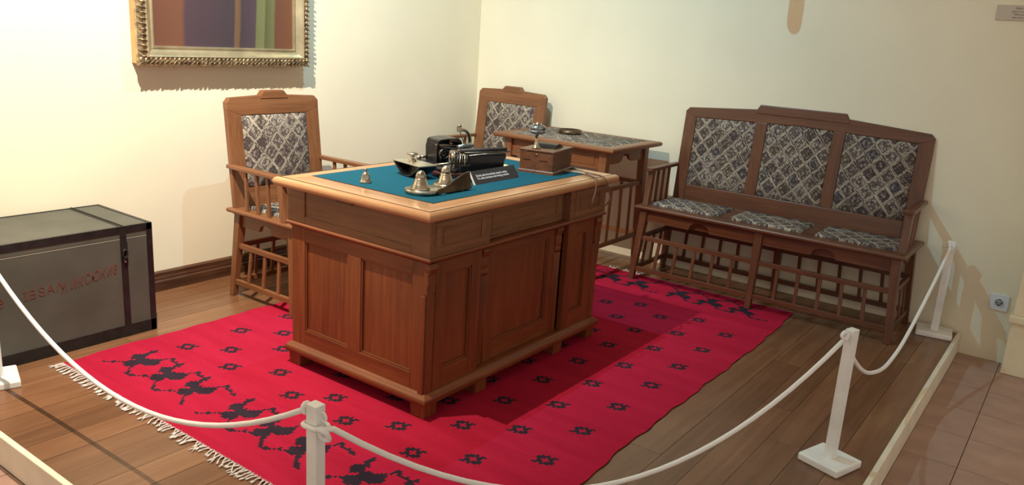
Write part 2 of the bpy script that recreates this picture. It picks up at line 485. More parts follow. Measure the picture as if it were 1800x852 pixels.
# pier at the right edge of the view: plinth, ledge, shaft
b = MB(); b.box(3.54, 4.4, -0.165, -0.001, ZT, 0.165, 'cream_paint'); pier = tag(b.build('trim_3', bevel=0.004), kind='structure')
b = MB(); b.box(3.525, 4.4, -0.180, -0.001, 0.165, 0.205, 'cream_paint'); b.build('ledge', pier, 0.008)
b = MB(); b.box(3.54, 4.4, -0.165, -0.001, 0.205, 2.4, 'cream_paint'); b.build('shaft', pier, 0.004)

# ------------------------------------------------------------------ rug
RX0, RX1, RY0, RY1 = 0.575, 2.585, -3.27, -0.35
CS = 0.0102
dark = set()
def cell(x, y): return (int(math.floor((x - RX0) / CS)), int(math.floor((y - RY0) / CS)))
def disc(x, y, r, rnd=0.0):
    n = int(r / CS) + 2; ci, cj = cell(x, y)
    for i in range(-n, n + 1):
        for j in range(-n, n + 1):
            px, py = RX0 + (ci + i + .5) * CS, RY0 + (cj + j + .5) * CS
            if abs(px - x) + abs(py - y) < r * 1.28 and max(abs(px - x), abs(py - y)) < r * 1.02: dark.add((ci + i, cj + j))
def line(x0, y0, x1, y1, dash=True, w_=1):
    n = int(max(abs(x1 - x0), abs(y1 - y0)) / CS) + 1
    for k in range(n + 1):
        c_ = cell(x0 + (x1 - x0) * k / n, y0 + (y1 - y0) * k / n)
        dark.add(c_)
        if dash and k % 4 == 1: dark.add((c_[0], c_[1] + 1)); dark.add((c_[0] + 1, c_[1]))
MOT = ["##.#...", ".#####.", ".##.###", "##...##", "###.##.", ".#####.", "...#.##"]
def motif(x, y):
    ci, cj = cell(x, y)
    for j, r in enumerate(MOT):
        for i, ch in enumerate(r):
            if ch == '#': dark.add((ci + i - 3, cj + j - 3))
cols = [0.765, 0.912, 1.062, 1.245, 1.433, 1.572, 1.735, 1.895, 2.062, 2.237, 2.412]
for i, x in enumerate(cols):
    y = -2.54 - (0.12 if i % 2 else 0.0) + 0.0 * i
    base = {0: -2.54, 1: -2.70}.get(i % 2)
    y = base - 0.30
    while y < -0.75:
        if y > -2.93: motif(x, y)
        y += 0.268
def flower(x, y, s, tail, link):
    disc(x - .010, y - .058 * s, .033); disc(x - .050, y - .004 * s, .029); disc(x + .034, y - .004 * s, .034); disc(x - .006, y - .016 * s, .024)
    disc(x - .002, y - .034 * s, .018)
    disc(x - .054, y + .040 * s, .012); disc(x - .058, y + .056 * s, .012); line(x - .042, y + .02 * s, x - .058, y + .068 * s, True)
    line(x + .0, y - .07 * s, x + .07, y - .128 * s); line(x + .006, y - .07 * s, x + .076, y - .128 * s)
    if link: line(x + .075, y - .128 * s, x + .16, y - .075 * s)
    line(x + .035, y + .02 * s, x + .052, y + .066 * s); line(x + .052, y + .066 * s, x + .135, y + .052 * s)
    if tail: line(x - .03, y - .062 * s, x - .108, y - .128 * s); disc(x - .108, y - .126 * s, .008)
for g in (0.78, 1.425, 2.06):
    for k in range(3):
        if g + k * .185 > 2.5: continue
        flower(g + k * .185, -3.028, 1, k == 0, k < 2)
        flower(g - 0.07 + k * .185, -0.55, -1, k == 0, k < 2)
NX, NY = int(round((RX1 - RX0) / CS)), int(round((RY1 - RY0) / CS))
def rug_z(x, y):
    z = 0.0045
    def rip(c, wd, h, v): return h * math.exp(-((v - c) / wd) ** 2)
    z += 0.004 * max(0, 1 - (x - RX0) / 0.5) * (0.5 + 0.5 * math.sin(y * 11 + x * 5)) * (1 if y < -0.9 else 0)
    z += rip(-2.16 + 0.1 * x, 0.03, 0.006, y) * max(0, min(1, (1.0 - x) / 0.3))
    z += rip(-1.28, 0.02, 0.0022, y - 0.02 * x) + rip(-2.12, 0.02, 0.0024, y) * (1 if x > 2.0 else 0)
    return z
def rug_edge(x, y):
    a = (x - RX0) / (RX1 - RX0)
    xx = x
    wob = 0.004 * math.sin(y * 17) + 0.003 * math.sin(y * 41 + 1)
    if a > 0.97: xx += wob + 0.012 * math.exp(-((y + 2.3) / 0.3) ** 2) - 0.03 * max(0, (y + 1.0)) 
    if a < 0.03: xx += 0.6 * wob
    return xx, y
rv = []; rf = []; rm = []
for j in range(NY + 1):
    for i in range(NX + 1):
        x = RX0 + i * CS; y = RY0 + j * CS
        k = (x - RX0) / (RX1 - RX0)
        wob = 0.004 * math.sin(y * 17) + 0.003 * math.sin(y * 41 + 1)
        x2 = x + k * (wob + 0.02 * math.exp(-((y + 2.75) / 0.3) ** 2) - 0.045 * max(0, y + 0.9)) + (1 - k) ** 6 * (wob + (0.05 * max(0, y + 2.4) if y < -1.6 else 0.04))
        rv.append((x2, y + 0.0025 * math.sin(x * 23), rug_z(x, y)))
for j in range(NY):
    for i in range(NX):
        a = j * (NX + 1) + i
        rf.append((a, a + 1, a + NX + 2, a + NX + 1)); rm.append(1 if (i, j) in dark else 0)
me = bpy.data.meshes.new('rug'); me.from_pydata(rv, [], rf)
me.materials.append(MATS['rug_red']); me.materials.append(MATS['rug_dark'])
me.polygons.foreach_set('material_index', rm); me.polygons.foreach_set('use_smooth', [True] * len(rf)); me.update()
rug_root = thing('rug', 'red woven rug with dark stepped flowers and white tassels under the desk', 'rug', ((RX0 + RX1) / 2, (RY0 + RY1) / 2, 0))
ro = bpy.data.objects.new('woven_field', me); col.objects.link(ro); ro.parent = rug_root
ro.location = (-(RX0 + RX1) / 2, -(RY0 + RY1) / 2, 0)
sb = MB(); sb.box(RX0 + 0.02, RX1 - 0.09, RY0 + 0.01, RY1 - 0.01, 0.0005, 0.0012, 'rug_red')
o = sb.build('underside', rug_root); o.location = ro.location
tmes = []
for k in range(7):
    q = MB(); rr = random.Random(k)
    L = rr.uniform(0.030, 0.050); sx = rr.uniform(-0.014, 0.014)
    q.tube([(0, 0.004, 0.005), (sx * .4, -L * .35, 0.006), (sx, -L * .62, 0.005)], [0.0022, 0.0026, 0.003], 'tassel_yarn', 5)
    for t in range(3):
        dx = rr.uniform(-0.012, 0.012)
        q.tube([(sx, -L * .6, 0.005), (sx + dx * .7, -L * .85, 0.004), (sx + dx, -L, 0.003)], [0.0028, 0.002, 0.001], 'tassel_yarn', 4)
    q.tube([(-0.007, 0.006, 0.005), (sx * .4, -L * .3, 0.006)], [0.0012, 0.0018], 'tassel_yarn', 4)
    q.tube([(0.007, 0.006, 0.005), (sx * .4, -L * .3, 0.006)], [0.0012, 0.0018], 'tassel_yarn', 4)
    tmes.append(q.mesh('tassel'))
x = RX0 + 0.008
while x < RX1:
    for end in (0, 1):
        if end == 1 and (x < 1.15 or x > 1.62 or random.random() < 0.35): continue
        o = bpy.data.objects.new('tassel', random.choice(tmes)); col.objects.link(o); o.parent = rug_root
        o.location = (x - (RX0 + RX1) / 2, (RY0 if end == 0 else RY1) - (RY0 + RY1) / 2, 0)
        o.rotation_euler = (0, 0, random.uniform(-0.35, 0.35) + (PI if end else 0))
    x += random.uniform(0.013, 0.020)

# ------------------------------------------------------------------ desk
DX0, DX1, DY0, DY1, DH = 1.153, 1.98, -2.689, -1.402, 0.785
dcx, dcy = (DX0 + DX1) / 2, (DY0 + DY1) / 2
desk = thing('writing_desk', 'large red-brown panelled writing desk with green cloth inset in its honey top', 'desk', (dcx, dcy, 0))
hx, hy = (DX1 - DX0) / 2, (DY1 - DY0) / 2
b = MB(); b.box(-hx + .03, hx - .03, -hy + .03, hy - .03, DH - .04, DH, 'desk_top')
b.build('desktop', desk)
b = MB()
pr = [(-0.105, DH - .036), (-0.105, DH + .0008), (-0.004, DH + .0008)] + [(-0.004 + 0.018 * math.sin(t), DH - .0175 + .0183 * math.cos(t)) for t in [PI * k / 8 for k in range(1, 9)]]
b.sweep(-hx + .014, hx - .014, -hy + .014, hy - .014, pr, 'desk_top'); b.build('top_rim', desk, label='honey coloured rounded edge')
b = MB(); b.sweep(-hx + .02, hx - .02, -hy + .02, hy - .02, [(-.003, DH), (-.003, DH + .0018), (0.0015, DH + .0018), (0.0015, DH)], 'line_dark'); b.build('inlay_line', desk)
b = MB(); b.box(-hx + .085, hx - .105, -hy + .13, hy - .11, DH - .001, DH + .003, 'baize'); b.build('cloth_inset', desk, .001, 'green-blue baize')
b = MB(); b.sweep(-hx + .085, hx - .105, -hy + .13, hy - .11, [(0, DH), (0, DH + .0022), (.0025, DH + .0022), (.0025, DH)], 'line_dark'); b.build('inset_border', desk)
fx, fy = hx - .036, hy - .046          # outer faces of the carcass (front +x, side -y)
ZF0, ZF1 = 0.612, DH - .036
F = lambda y: y - dcy
rec = .034                             # the middle of the front is set back
def side_panels(sgn):
    y = sgn * fy; t = .016
    # recessed frieze board within a frame
    q = MB(); yy0, yy1 = (y, y - sgn * .02)
    q.box(-fx + .001, fx - .001, min(yy0 - sgn * .006, yy1 + sgn * .001), max(yy0 - sgn * .006, yy1 + sgn * .001), ZF0 + .001, ZF1, 'desk_frieze', 'x')
    q.box(-fx, -fx + .10, min(y, y - sgn * .02), max(y, y - sgn * .02), ZF0, ZF1, 'desk_frieze', 'x')
    q.box(fx - .09, fx, min(y, y - sgn * .02), max(y, y - sgn * .02), ZF0, ZF1, 'desk_frieze', 'x')
    q.box(-fx + .1, fx - .09, min(y, y - sgn * .02), max(y, y - sgn * .02), ZF0, ZF0 + .028, 'desk_frieze', 'x')
    q.build('frieze_board', desk, .002)
    lx = fx - .008; y2 = sgn * (fy - .012)
    def bx(x0, x1, z0, z1, dep, nm=None, ax=None):
        q = MB(); a, c_ = y2 - sgn * dep, y2 - sgn * .03
        q.box(x0, x1, min(a, c_), max(a, c_), z0, z1, 'desk_wood', ax); return q
    q = bx(-lx, -lx + .078, .095, .59, 0, ax='z'); q.build('corner_stile', desk, .002)
    q = bx(lx - .078, lx, .095, .59, 0, ax='z'); q.build('corner_stile', desk, .002)
    q = bx(-lx + .078, lx - .078, .537, .59, 0, ax='x'); q.build('top_rail', desk, .002)
    q = bx(-lx + .078, lx - .078, .095, .163, 0, ax='x'); q.build('bottom_rail', desk, .002)
    q = bx(-.045, .027, .163, .537, 0, ax='z'); q.build('centre_stile', desk, .002)
    for x0, x1 in ((-lx + .078, -.045), (.027, lx - .078)):
        q = bx(x0, x1, .163, .537, .013, ax='z')
        q.build('panel', desk)
        q = MB()
        a, c_ = y2 - sgn * .013, y2 - sgn * .004
        for (p0, p1, p2, p3) in ((x0, x0 + .006, .163, .537), (x1 - .006, x1, .163, .537), (x0, x1, .163, .169), (x0, x1, .531, .537)):
            q.box(p0, p1, min(a, c_), max(a, c_), p2, p3, 'desk_wood')
        q.build('panel_bead', desk, .0015)
side_panels(-1); side_panels(1)
# back (kneehole side, facing the chair): plain pedestals
q = MB(); q.box(-fx, -fx + .02, -fy + .03, fy - .03, .095, ZF1, 'desk_wood', 'y'); q.build('back_board', desk)
# front: three frieze drawers, pedestals with doors, recessed middle panel
secs = [(-fy, F(-2.306), 0), (F(-2.300), F(-1.752), rec), (F(-1.745), fy, 0)]
for i, (y0, y1, r) in enumerate(secs):
    X1 = fx - r
    q = MB(); q.box(fx - .12, X1, y0 + (.0195 if i == 0 else 0), y1 - (.0195 if i == 2 else 0), ZF0, ZF1, 'desk_frieze', 'y'); q.build('frieze_block', desk, .002)
    q = MB(); a0, a1 = y0 + (.05 if i == 0 else .03), y1 - .045
    if i == 2: a0, a1 = y0 + .055, y1 - .05
    d = .010
    q.box(X1 - .002, X1 + .004, a0 - .02, a1 + .02, ZF0 + .014, ZF0 + .036, 'desk_frieze', 'y')
    q.box(X1 - .002, X1 + .004, a0 - .02, a1 + .02, ZF1 - .032, ZF1 - .010, 'desk_frieze', 'y')
    q.box(X1 - .002, X1 + .004, a0 - .02, a0 + .012, ZF0 + .036, ZF1 - .032, 'desk_frieze', 'z')
    q.box(X1 - .002, X1 + .004, a1 - .012, a1 + .02, ZF0 + .036, ZF1 - .032, 'desk_frieze', 'z')
    q.build('drawer_frame', desk, .002)
    q = MB(); q.box(X1 - .001, X1 + .0025, a0 + .018, a1 - .018, ZF0 + .042, ZF1 - .038, 'desk_frieze', 'y'); q.build('drawer_panel', desk, .0015)
def door(y0, y1, X1, zt=.537):
    def bx(a, c_, z0, z1, dep, ax, nm, bev=.002):
        q = MB(); q.box(X1 - .03, X1 - dep, a, c_, z0, z1, 'desk_wood', ax); q.build(nm, desk, bev)
    bx(y0, y0 + .05, .095, .59, 0, 'z', 'door_stile'); bx(y1 - .055, y1, .095, .59, 0, 'z', 'door_stile')
    bx(y0 + .05, y1 - .055, zt, .59, 0, 'y', 'top_rail'); bx(y0 + .05, y1 - .055, .095, .172, 0, 'y', 'bottom_rail')
    bx(y0 + .05, y1 - .055, .172, zt, .014, 'z', 'panel', 0)
    q = MB(); p0, p1 = y0 + .05, y1 - .055
    for (a, c_, z0, z1) in ((p0, p0 + .007, .172, zt), (p1 - .007, p1, .172, zt), (p0, p1, .172, .179), (p0, p1, zt - .007, zt)):
        q.box(X1 - .014, X1 - .004, a, c_, z0, z1, 'desk_wood')
    q.build('panel_bead', desk, .0015)
lX = fx - .014
def pilaster(y, X1):
    q = MB(); q.box(X1 - .02, X1 + .003, y - .026, y + .026, .095, .47, 'desk_wood', 'z')
    for k in (-.014, 0, .014): q.tube([(X1 + .003, y + k, .10), (X1 + .003, y + k, .465)], .0035, 'desk_wood_z', 6)
    q.build('fluted_pilaster', desk, .001)
    q = MB()
    pts = [(X1 - .01, .59), (X1 + .014, .59), (X1 + .016, .575), (X1 + .013, .556), (X1 + .007, .545), (X1 + .009, .53), (X1 + .010, .515), (X1 + .006, .497), (X1 + .008, .488), (X1 + .008, .476), (X1 - .01, .476)]
    q.prism(pts, 'xz', y - .022, y + .022, 'desk_wood', 'z')
    q.tube([(X1 + .007, y - .0235, .572), (X1 + .007, y + .0235, .572)], .012, 'desk_wood_y', 12)
    q.build('scroll_bracket', desk, .002)
door(-fy + .056, F(-2.33), lX); door(F(-1.72), fy - .056, lX)
door(F(-2.30) + .045, F(-1.775), lX - rec + .006, .545)
pilaster(-fy + .028, lX - .004); pilaster(F(-2.30) + .018, lX - rec + .006); pilaster(F(-1.765), lX - rec + .006); pilaster(fy - .028, lX - .004)
q = MB(); q.box(-fx + .02, lX - .05, -fy + .04, fy - .04, .09, ZF1, 'line_dark'); q.build('carcass', desk)
# mouldings
mo = [(-.05, .590), (-.05, .612), (0.004, .612), (0.008, .606), (0.006, .600), (-0.004, .596), (-0.008, .590)]
q = MB(); q.sweep(-fx, fx, -fy, fy, mo, 'desk_wood'); q.build('waist_moulding', desk)
pl = [(-.06, .062), (-.06, .100), (-.012, .100), (.000, .096), (.006, .086), (.012, .082), (.012, .062)]
q = MB(); q.sweep(-fx, fx, -fy, fy, pl, 'desk_wood'); q.build('plinth', desk)
for x, y in ((fx - .035, -fy + .035), (fx - .035, F(-2.31)), (fx - .035, F(-1.76)), (fx - .035, fy - .035), (-fx + .035, -fy + .035), (-fx + .035, fy - .035), (-fx + .035, F(-2.31)), (-fx + .035, F(-1.76))):
    q = MB(); q.frustum((x, y, .0055), (.066, .066), (x, y, .063), (.070, .070), 'desk_wood', 'z'); q.build('foot', desk, .002)
q = MB(); q.box(-.095, -.008, -fy - .004, -fy + .01, ZF1 - .014, ZF1 - .002, 'bronze'); q.build('slide_pull', desk, .001, 'small metal pull under the top')

# ------------------------------------------------------------------ seats
def seating(name, label, hw, d, panels, bays, wd, npad, group=None, HB=1.0):
    """front faces +x; hw half width (y), d depth; returns the empty at the floor"""
    root = thing(name, label, 'chair' if bays == 1 else 'bench', group=group)
    ZS = 0.432; xf, xb = d / 2, -d / 2
    # seat board with overhang
    q = MB()
    prof = [(-.12, ZS), (-.12, ZS + .024)] + [(-.004 + .012 * math.sin(t), ZS + .012 + .012 * math.cos(t)) for t in [PI * k / 6 for k in range(0, 7)]]
    q.sweep(xb + .012, xf - .012, -hw + .012, hw - .012, prof, wd)
    q.box(xb + .08, xf - .08, -hw + .08, hw - .08, ZS + .002, ZS + .0225, wd)
    q.build('seat', root)
    # seat pads
    inner = (2 * hw - .14); gap = .07; pw = (inner - gap * (npad - 1)) / npad
    for k in range(npad):
        a = -hw + .07 + k * (pw + gap)
        q = MB(); q.pad(a, a + pw, xb + .10, xf - .085, .016, lambda u, v, h: (v, u, ZS + .023 + h), uo=k * .37)
        q.build('seat_pad', root)
    # legs: splayed, tapering downwards
    lx0, lx1, ly0, ly1 = d / 2 - .055, d / 2 - .025, hw - .055, hw - .022
    legs = [(sx, sy) for sx in (1, -1) for sy in ([-1, 1] if bays == 1 else [-1, 0, 1])]
    for sx, sy in legs:
        q = MB(); q.frustum((sx * lx1, sy * ly1, 0.0), (.030, .030), (sx * lx0, sy * ly0, ZS), (.046, .046), wd, 'z'); q.build('leg', root, .003)
    def lerp(z): t = 1 - z / ZS; return lx0 + (lx1 - lx0) * t, ly0 + (ly1 - ly0) * t
    ztop, zmid, zlow = ZS, .262, .074
    def arch(a, b_, fixed, plane, sgn):
        """apron with an arched notch at its middle"""
        L = b_ - a; c = (a + b_) / 2; r = min(.058, L * .12)
        if bays == 2 and plane == 'yz' and sgn < 0:
            q = MB(); q.box(fixed - .010, fixed + .010, a, b_, ztop - .085, ztop, wd); q.build('apron', root); return
        pts = [(a, ztop), (a, ztop - .07)] + [(c - r * 1.1, ztop - .07)]
        pts += [(c - r * math.cos(t), ztop - .07 + .012 + (r * .6) * math.sin(t)) for t in [PI * k / 8 for k in range(9)]]
        pts += [(c + r * 1.1, ztop - .07), (b_, ztop - .07), (b_, ztop)]
        q = MB()
        q.prism(pts, plane, fixed - .010, fixed + .010, wd); q.build('apron', root)
        if bays == 2 and plane == 'yz':
            q = MB(); q.box(fixed - .034, fixed - .024, c - .10, c + .10, ztop - .072, ztop, wd); q.build('apron_backing', root)
    bounds = [(-hw, hw)] if bays == 1 else [(-hw, 0), (0, hw)]
    for sx in (1, -1):
        for a, b_ in bounds:
            aa = a + (.075 if a < 0 else .02); bb = b_ - (.075 if b_ > 0 else .02)
            arch(aa, bb, sx * lx0, 'yz', sx)
            X_, Y_ = lerp(zmid); X2, Y2 = lerp(zlow)
            m0, m1 = (-Y_ + .018 if a < 0 else .016), (Y_ - .018 if b_ > 0 else -.016)
            l0, l1 = (-Y2 + .016 if a < 0 else .014), (Y2 - .016 if b_ > 0 else -.014)
            q = MB(); q.box(sx * X_ - .010, sx * X_ + .010, m0, m1, zmid - .013, zmid + .013, wd); q.build('rail', root, .002)
            q = MB(); q.box(sx * X2 - .010, sx * X2 + .010, l0, l1, zlow - .013, zlow + .013, wd); q.build('rail', root, .002)
            ns = 4 if bays == 1 else 5
            for k in range(ns):
                t = (k + 1) / (ns + 1)
                yt = m0 + (m1 - m0) * t; yb_ = l0 + (l1 - l0) * t
                q = MB(); q.frustum((sx * X2, yb_, zlow + .012), (.011, .018), (sx * X_, yt, zmid - .012), (.011, .018), wd, 'z'); q.build('spindle', root, .001)
    for sy in (1, -1):
        arch(-lx0 + .02, lx0 - .02, sy * ly0, 'xz', sy)
        X_, Y_ = lerp(zmid); X2, Y2 = lerp(zlow)
        q = MB(); q.box(-X_ + .018, X_ - .018, sy * Y_ - .010, sy * Y_ + .010, zmid - .013, zmid + .013, wd); q.build('rail', root, .002)
        q = MB(); q.box(-X2 + .016, X2 - .016, sy * Y2 - .010, sy * Y2 + .010, zlow - .013, zlow + .013, wd); q.build('rail', root, .002)
        for k in range(3):
            t = (k + 1) / 4
            q = MB(); q.frustum((-X2 + 2 * X2 * t, sy * Y2, zlow + .012), (.018, .011), (-X_ + 2 * X_ * t, sy * Y_, zmid - .012), (.018, .011), wd, 'z'); q.build('spindle', root, .001)
    # reclined back
    bw = hw - (.025 if bays == 1 else .05); Z0 = ZS + .022; rl = .11
    T = lambda p: (p[0] - (p[2] - Z0) * rl, p[1], p[2])
    X0 = xb + .055
    if bays == 1: zt0, ztc, cr0, cr1, cw, cw2 = HB - .010, HB - .002, HB - .004, HB + .022, .085, .062
    else: zt0, ztc, cr0, cr1, cw, cw2 = HB + .010, HB + .040, HB + .03, HB + .068, .262, .24
    def part(name, pts, x0, x1, ax, bev=.003):
        q = MB(); q.T = T; q.prism(pts, 'yz', x0, x1, wd, ax); return q.build(name, root, bev)
    st = .082 if bays == 1 else .072; mid = .066
    pz0 = Z0 + .095; pz1 = HB - (.095 if bays == 1 else .045)
    pz1c = pz1 + (0 if bays == 1 else .018)
    t0, t1 = X0 - .028, X0
    ch = .022
    zz = Z0 - .03
    part('back_stile', [(-bw, zz), (-bw + st, zz), (-bw + st, pz1 + .03), (-bw, pz1 + .03)], t0, t1, 'z')
    part('back_stile', [(bw - st, zz), (bw, zz), (bw, pz1 + .03), (bw - st, pz1 + .03)], t0, t1, 'z')
    part('back_rail', [(-bw + st, Z0), (bw - st, Z0), (bw - st, pz0), (-bw + st, pz0)], t0, t1 - .001, 'y')
    # top rail with chamfered corners and gently rising edge
    tp = [(-bw, pz1 + .028), (-bw + st, pz1)] + ([(0, pz1c)] if bays > 1 else []) + [(bw - st, pz1), (bw, pz1 + .028), (bw, zt0 - ch), (bw - ch, zt0), (cw, ztc), (-cw, ztc), (-bw + ch, zt0), (-bw, zt0 - ch)]
    part('top_rail', tp, t0 - .001, t1 + .001, 'y')
    part('crest', [(-cw, cr0 - .014), (cw, cr0 - .014), (cw, cr0), (cw2, cr1), (-cw2, cr1), (-cw, cr0)], t0 - .004, t1 + .005, 'y', .004)
    ws = (2 * bw - 2 * st - mid * (panels - 1)) / panels
    for k in range(panels):
        a = -bw + st + k * (ws + mid)
        def zt_at(y): return pz1 + (pz1c - pz1) * (1 - abs(y) / (bw - st)) if bays > 1 else pz1
        q = MB(); q.T = T
        q.pad(a + .001, a + ws - .001, 0.0, 1.0, .011, lambda u, v, h: (t1 - .006 + h, u, pz0 + (zt_at(u) - pz0) * v), uo=k * .53)
        for i_ in list(q.uv): q.uv[i_] = [(uu, pz0 + (pz1 - pz0) * vv) for uu, vv in q.uv[i_]]
        q.build('back_panel', root)
        part('panel_backing', [(a, pz0), (a + ws, pz0), (a + ws, zt_at(a + ws)), (a, zt_at(a))], t0 + .004, t1 - .008, 'z', 0)
        if k < panels - 1:
            part('back_stile', [(a + ws, pz0), (a + ws + mid, pz0), (a + ws + mid, zt_at(a + ws + mid / 2) + .002), (a + ws, zt_at(a + ws + mid / 2) + .002)], t0, t1, 'z')
    # arms
    ZA = .655
    for sy in (-1, 1):
        y = sy * (bw - .022 + (.02 if bays == 1 else .03)); xa = X0 - (ZA - Z0) * rl - .03; xe = xf - .07
        q = MB()
        pts = [(xa, y - .016), (xe - .03, y - .026), (xe, y - .022), (xe + .012, y), (xe, y + .022), (xe - .03, y + .026), (xa, y + .016)]
        q.prism(pts, 'xy', ZA - .004, ZA + .016, wd, 'x')
        q.build('armrest', root, .004)
        q = MB(); q.frustum((xe - .010, y, ZS + .02), (.040, .036), (xe - .045, y, ZA - .002), (.034, .030), wd, 'z'); q.build('arm_post', root, .002)
        for k in range(3):
            t = (k + 1) / 4
            xt = xa + .05 + (xe - .06 - xa - .05) * t; xb_ = xt + .012
            q = MB(); q.frustum((xb_, y, ZS + .02), (.018, .011), (xt, y, ZA - .003), (.018, .011), wd, 'z'); q.build('spindle', root, .001)
    return root
c1 = seating('armchair', 'wooden armchair with tapestry back standing behind the desk, below the gilt picture', .308, .52, 1, 1, 'chair_wood', 1, 'matching armchairs with tapestry backs', 1.0)
c1.location = (.545, -2.005, 0)
c2 = copy_tree(c1); c2.location = (.405, -.385, 0); c2.rotation_euler = (0, 0, -PI / 2)
c2['label'] = 'wooden armchair with tapestry back in the room corner, half hidden by the side table'
bench = seating('bench', 'long three-panel wooden bench with tapestry seats and backs against the right wall', .742, .47, 3, 2, 'bench_wood', 3)
bench.location = (2.34, -.252, 0); bench.rotation_euler = (0, 0, -PI / 2)

# ------------------------------------------------------------------ side table
TZ = .79
tab = thing('side_table', 'small wooden table with tapestry-covered top between the corner armchair and the bench', 'table', (1.135, -.41, 0))
thx, thy = .425, .31
q = MB()
pr = [(-.09, TZ - .028), (-.09, TZ)] + [(-.004 + .014 * math.sin(t), TZ - .014 + .014 * math.cos(t)) for t in [PI * k / 6 for k in range(7)]]
q.sweep(-thx + .012, thx - .012, -thy + .012, thy - .012, pr, 'chair_wood'); q.box(-thx + .07, thx - .07, -thy + .07, thy - .07, TZ - .026, TZ - .003, 'chair_wood'); q.build('tabletop', tab)
q = MB(); q.pad(-thx + .065, thx - .065, -thy + .065, thy - .065, .004, lambda u, v, h: (u, v, TZ - .002 + h)); q.build('tapestry_cover', tab, label='tapestry cloth let into the top')
def tl(z): t = 1 - z / (TZ - .028); return .335 - .004 * t, .235 + .030 * t
for sx in (-1, 1):
    for sy in (-1, 1):
        a = tl(0); c = tl(TZ - .028)
        q = MB(); q.frustum((sx * a[0], sy * a[1], 0), (.034, .034), (sx * c[0], sy * c[1], TZ - .028), (.05, .05), 'chair_wood', 'z'); q.build('leg', tab, .003)
def tapron(L, fixed, plane):
    zt, zb = TZ - .028, .682; r = .055
    pts = [(-L, zt), (-L, zb), (-r * 1.5, zb), (-r * .9, zb + .012), (-r * .55, zb + .048), (r * .55, zb + .048), (r * .9, zb + .012), (r * 1.5, zb), (L, zb), (L, zt)]
    q = MB(); q.prism(pts, plane, fixed - .009, fixed + .009, 'chair_wood'); q.build('apron', tab)
for s_ in (-1, 1):
    c = tl(.72)
    if s_ == 1: tapron(c[0] - .02, s_ * c[1], 'xz')
    else:
        q = MB(); q.box(-c[0] + .02, c[0] - .02, -c[1] - .009, -c[1] + .009, .655, TZ - .028, 'chair_wood'); q.box(-c[0] + .06, c[0] - .06, -c[1] - .012, -c[1] - .005, .675, TZ - .05, 'chair_wood'); q.build('drawer_front', tab, .002)
    tapron(c[1] - .02, s_ * c[0], 'yz')
    for z in (.532, .20):
        e = tl(z)
        q = MB(); q.box(-e[0], e[0], s_ * e[1] - .010, s_ * e[1] + .010, z - .012, z + .012, 'chair_wood'); q.build('rail', tab, .002)
        q = MB(); q.box(s_ * e[0] - .010, s_ * e[0] + .010, -e[1], e[1], z - .012, z + .012, 'chair_wood'); q.build('rail', tab, .002)
    e, g = tl(.52), tl(.21)
    for k in range(3):
        t = (k + 1) / 4
        q = MB(); q.frustum((s_ * g[0], -g[1] + 2 * g[1] * t, .21), (.011, .017), (s_ * e[0], -e[1] + 2 * e[1] * t, .522), (.011, .017), 'chair_wood', 'z'); q.build('spindle', tab, .001)
    for k in range(4):
        t = (k + 1) / 5
        q = MB(); q.frustum((-g[0] + 2 * g[0] * t, s_ * g[1], .21), (.017, .011), (-e[0] + 2 * e[0] * t, s_ * e[1], .522), (.017, .011), 'chair_wood', 'z'); q.build('spindle', tab, .001)
q = MB(); q.lathe([(.0, .0), (.068, 0), (.075, .006), (.073, .010), (.075, .024), (.069, .025), (.066, .014), (.0, .012)], 'bronze', n=32)
ash = tag(q.build('ashtray'), 'round shallow bronze dish on the side table', 'dish'); ash.location = (1.035, -.345, TZ + .0025)

# ------------------------------------------------------------------ chest
CX0, CX1, CY0, CY1, CH = .035, .477, -3.635, -2.81, .490
ccx, ccy = (CX0 + CX1) / 2, (CY0 + CY1) / 2
chest = thing('storage_chest', 'large grey wooden travelling chest with black edges and faded red lettering', 'chest', (ccx, ccy, 0))
ex, ey = (CX1 - CX0) / 2, (CY1 - CY0) / 2
q = MB(); q.box(-ex, ex, -ey, ey, 0.004, .436, 'chest_paint'); q.build('body', chest, .003)
q = MB(); q.box(-ex, ex, -ey, ey, .4385, CH, 'chest_paint'); q.build('lid', chest, .003)
q = MB(); q.box(-ex + .001, ex + .0008, -ey - .0008, ey + .0008, .4358, .4388, 'seam_light'); q.build('lid_seam', chest)
e_ = .0025
def band(x0, x1, y0, y1, z0, z1, nm='edge_band'):
    q = MB(); q.box(x0, x1, y0, y1, z0, z1, 'chest_black'); return q.build(nm, chest, .001)
for sx in (-1, 1):
    X_ = sx * ex
    a, c_ = sorted((X_ - sx * .01, X_ + sx * e_))
    band(a, c_, -ey, ey, .0, .052); band(a, c_, -ey, ey, CH - .028, CH + e_)
    for sy in (-1, 1):
        ya, yb = sorted((sy * ey - sy * .024, sy * ey + sy * e_)); band(a, c_, ya, yb, .0, CH + e_ * .8)
for sy in (-1, 1):
    a, c_ = sorted((sy * ey - sy * .01, sy * ey + sy * e_))
    band(-ex, ex, a, c_, 0, .05); band(-ex, ex, a, c_, CH - .028, CH + e_ * .9)
    for sx in (-1, 1):
        xa, xb = sorted((sx * ex - sx * .03, sx * ex + sx * e_ * .9)); band(xa, xb, a, c_, .0, CH + e_ * .7)
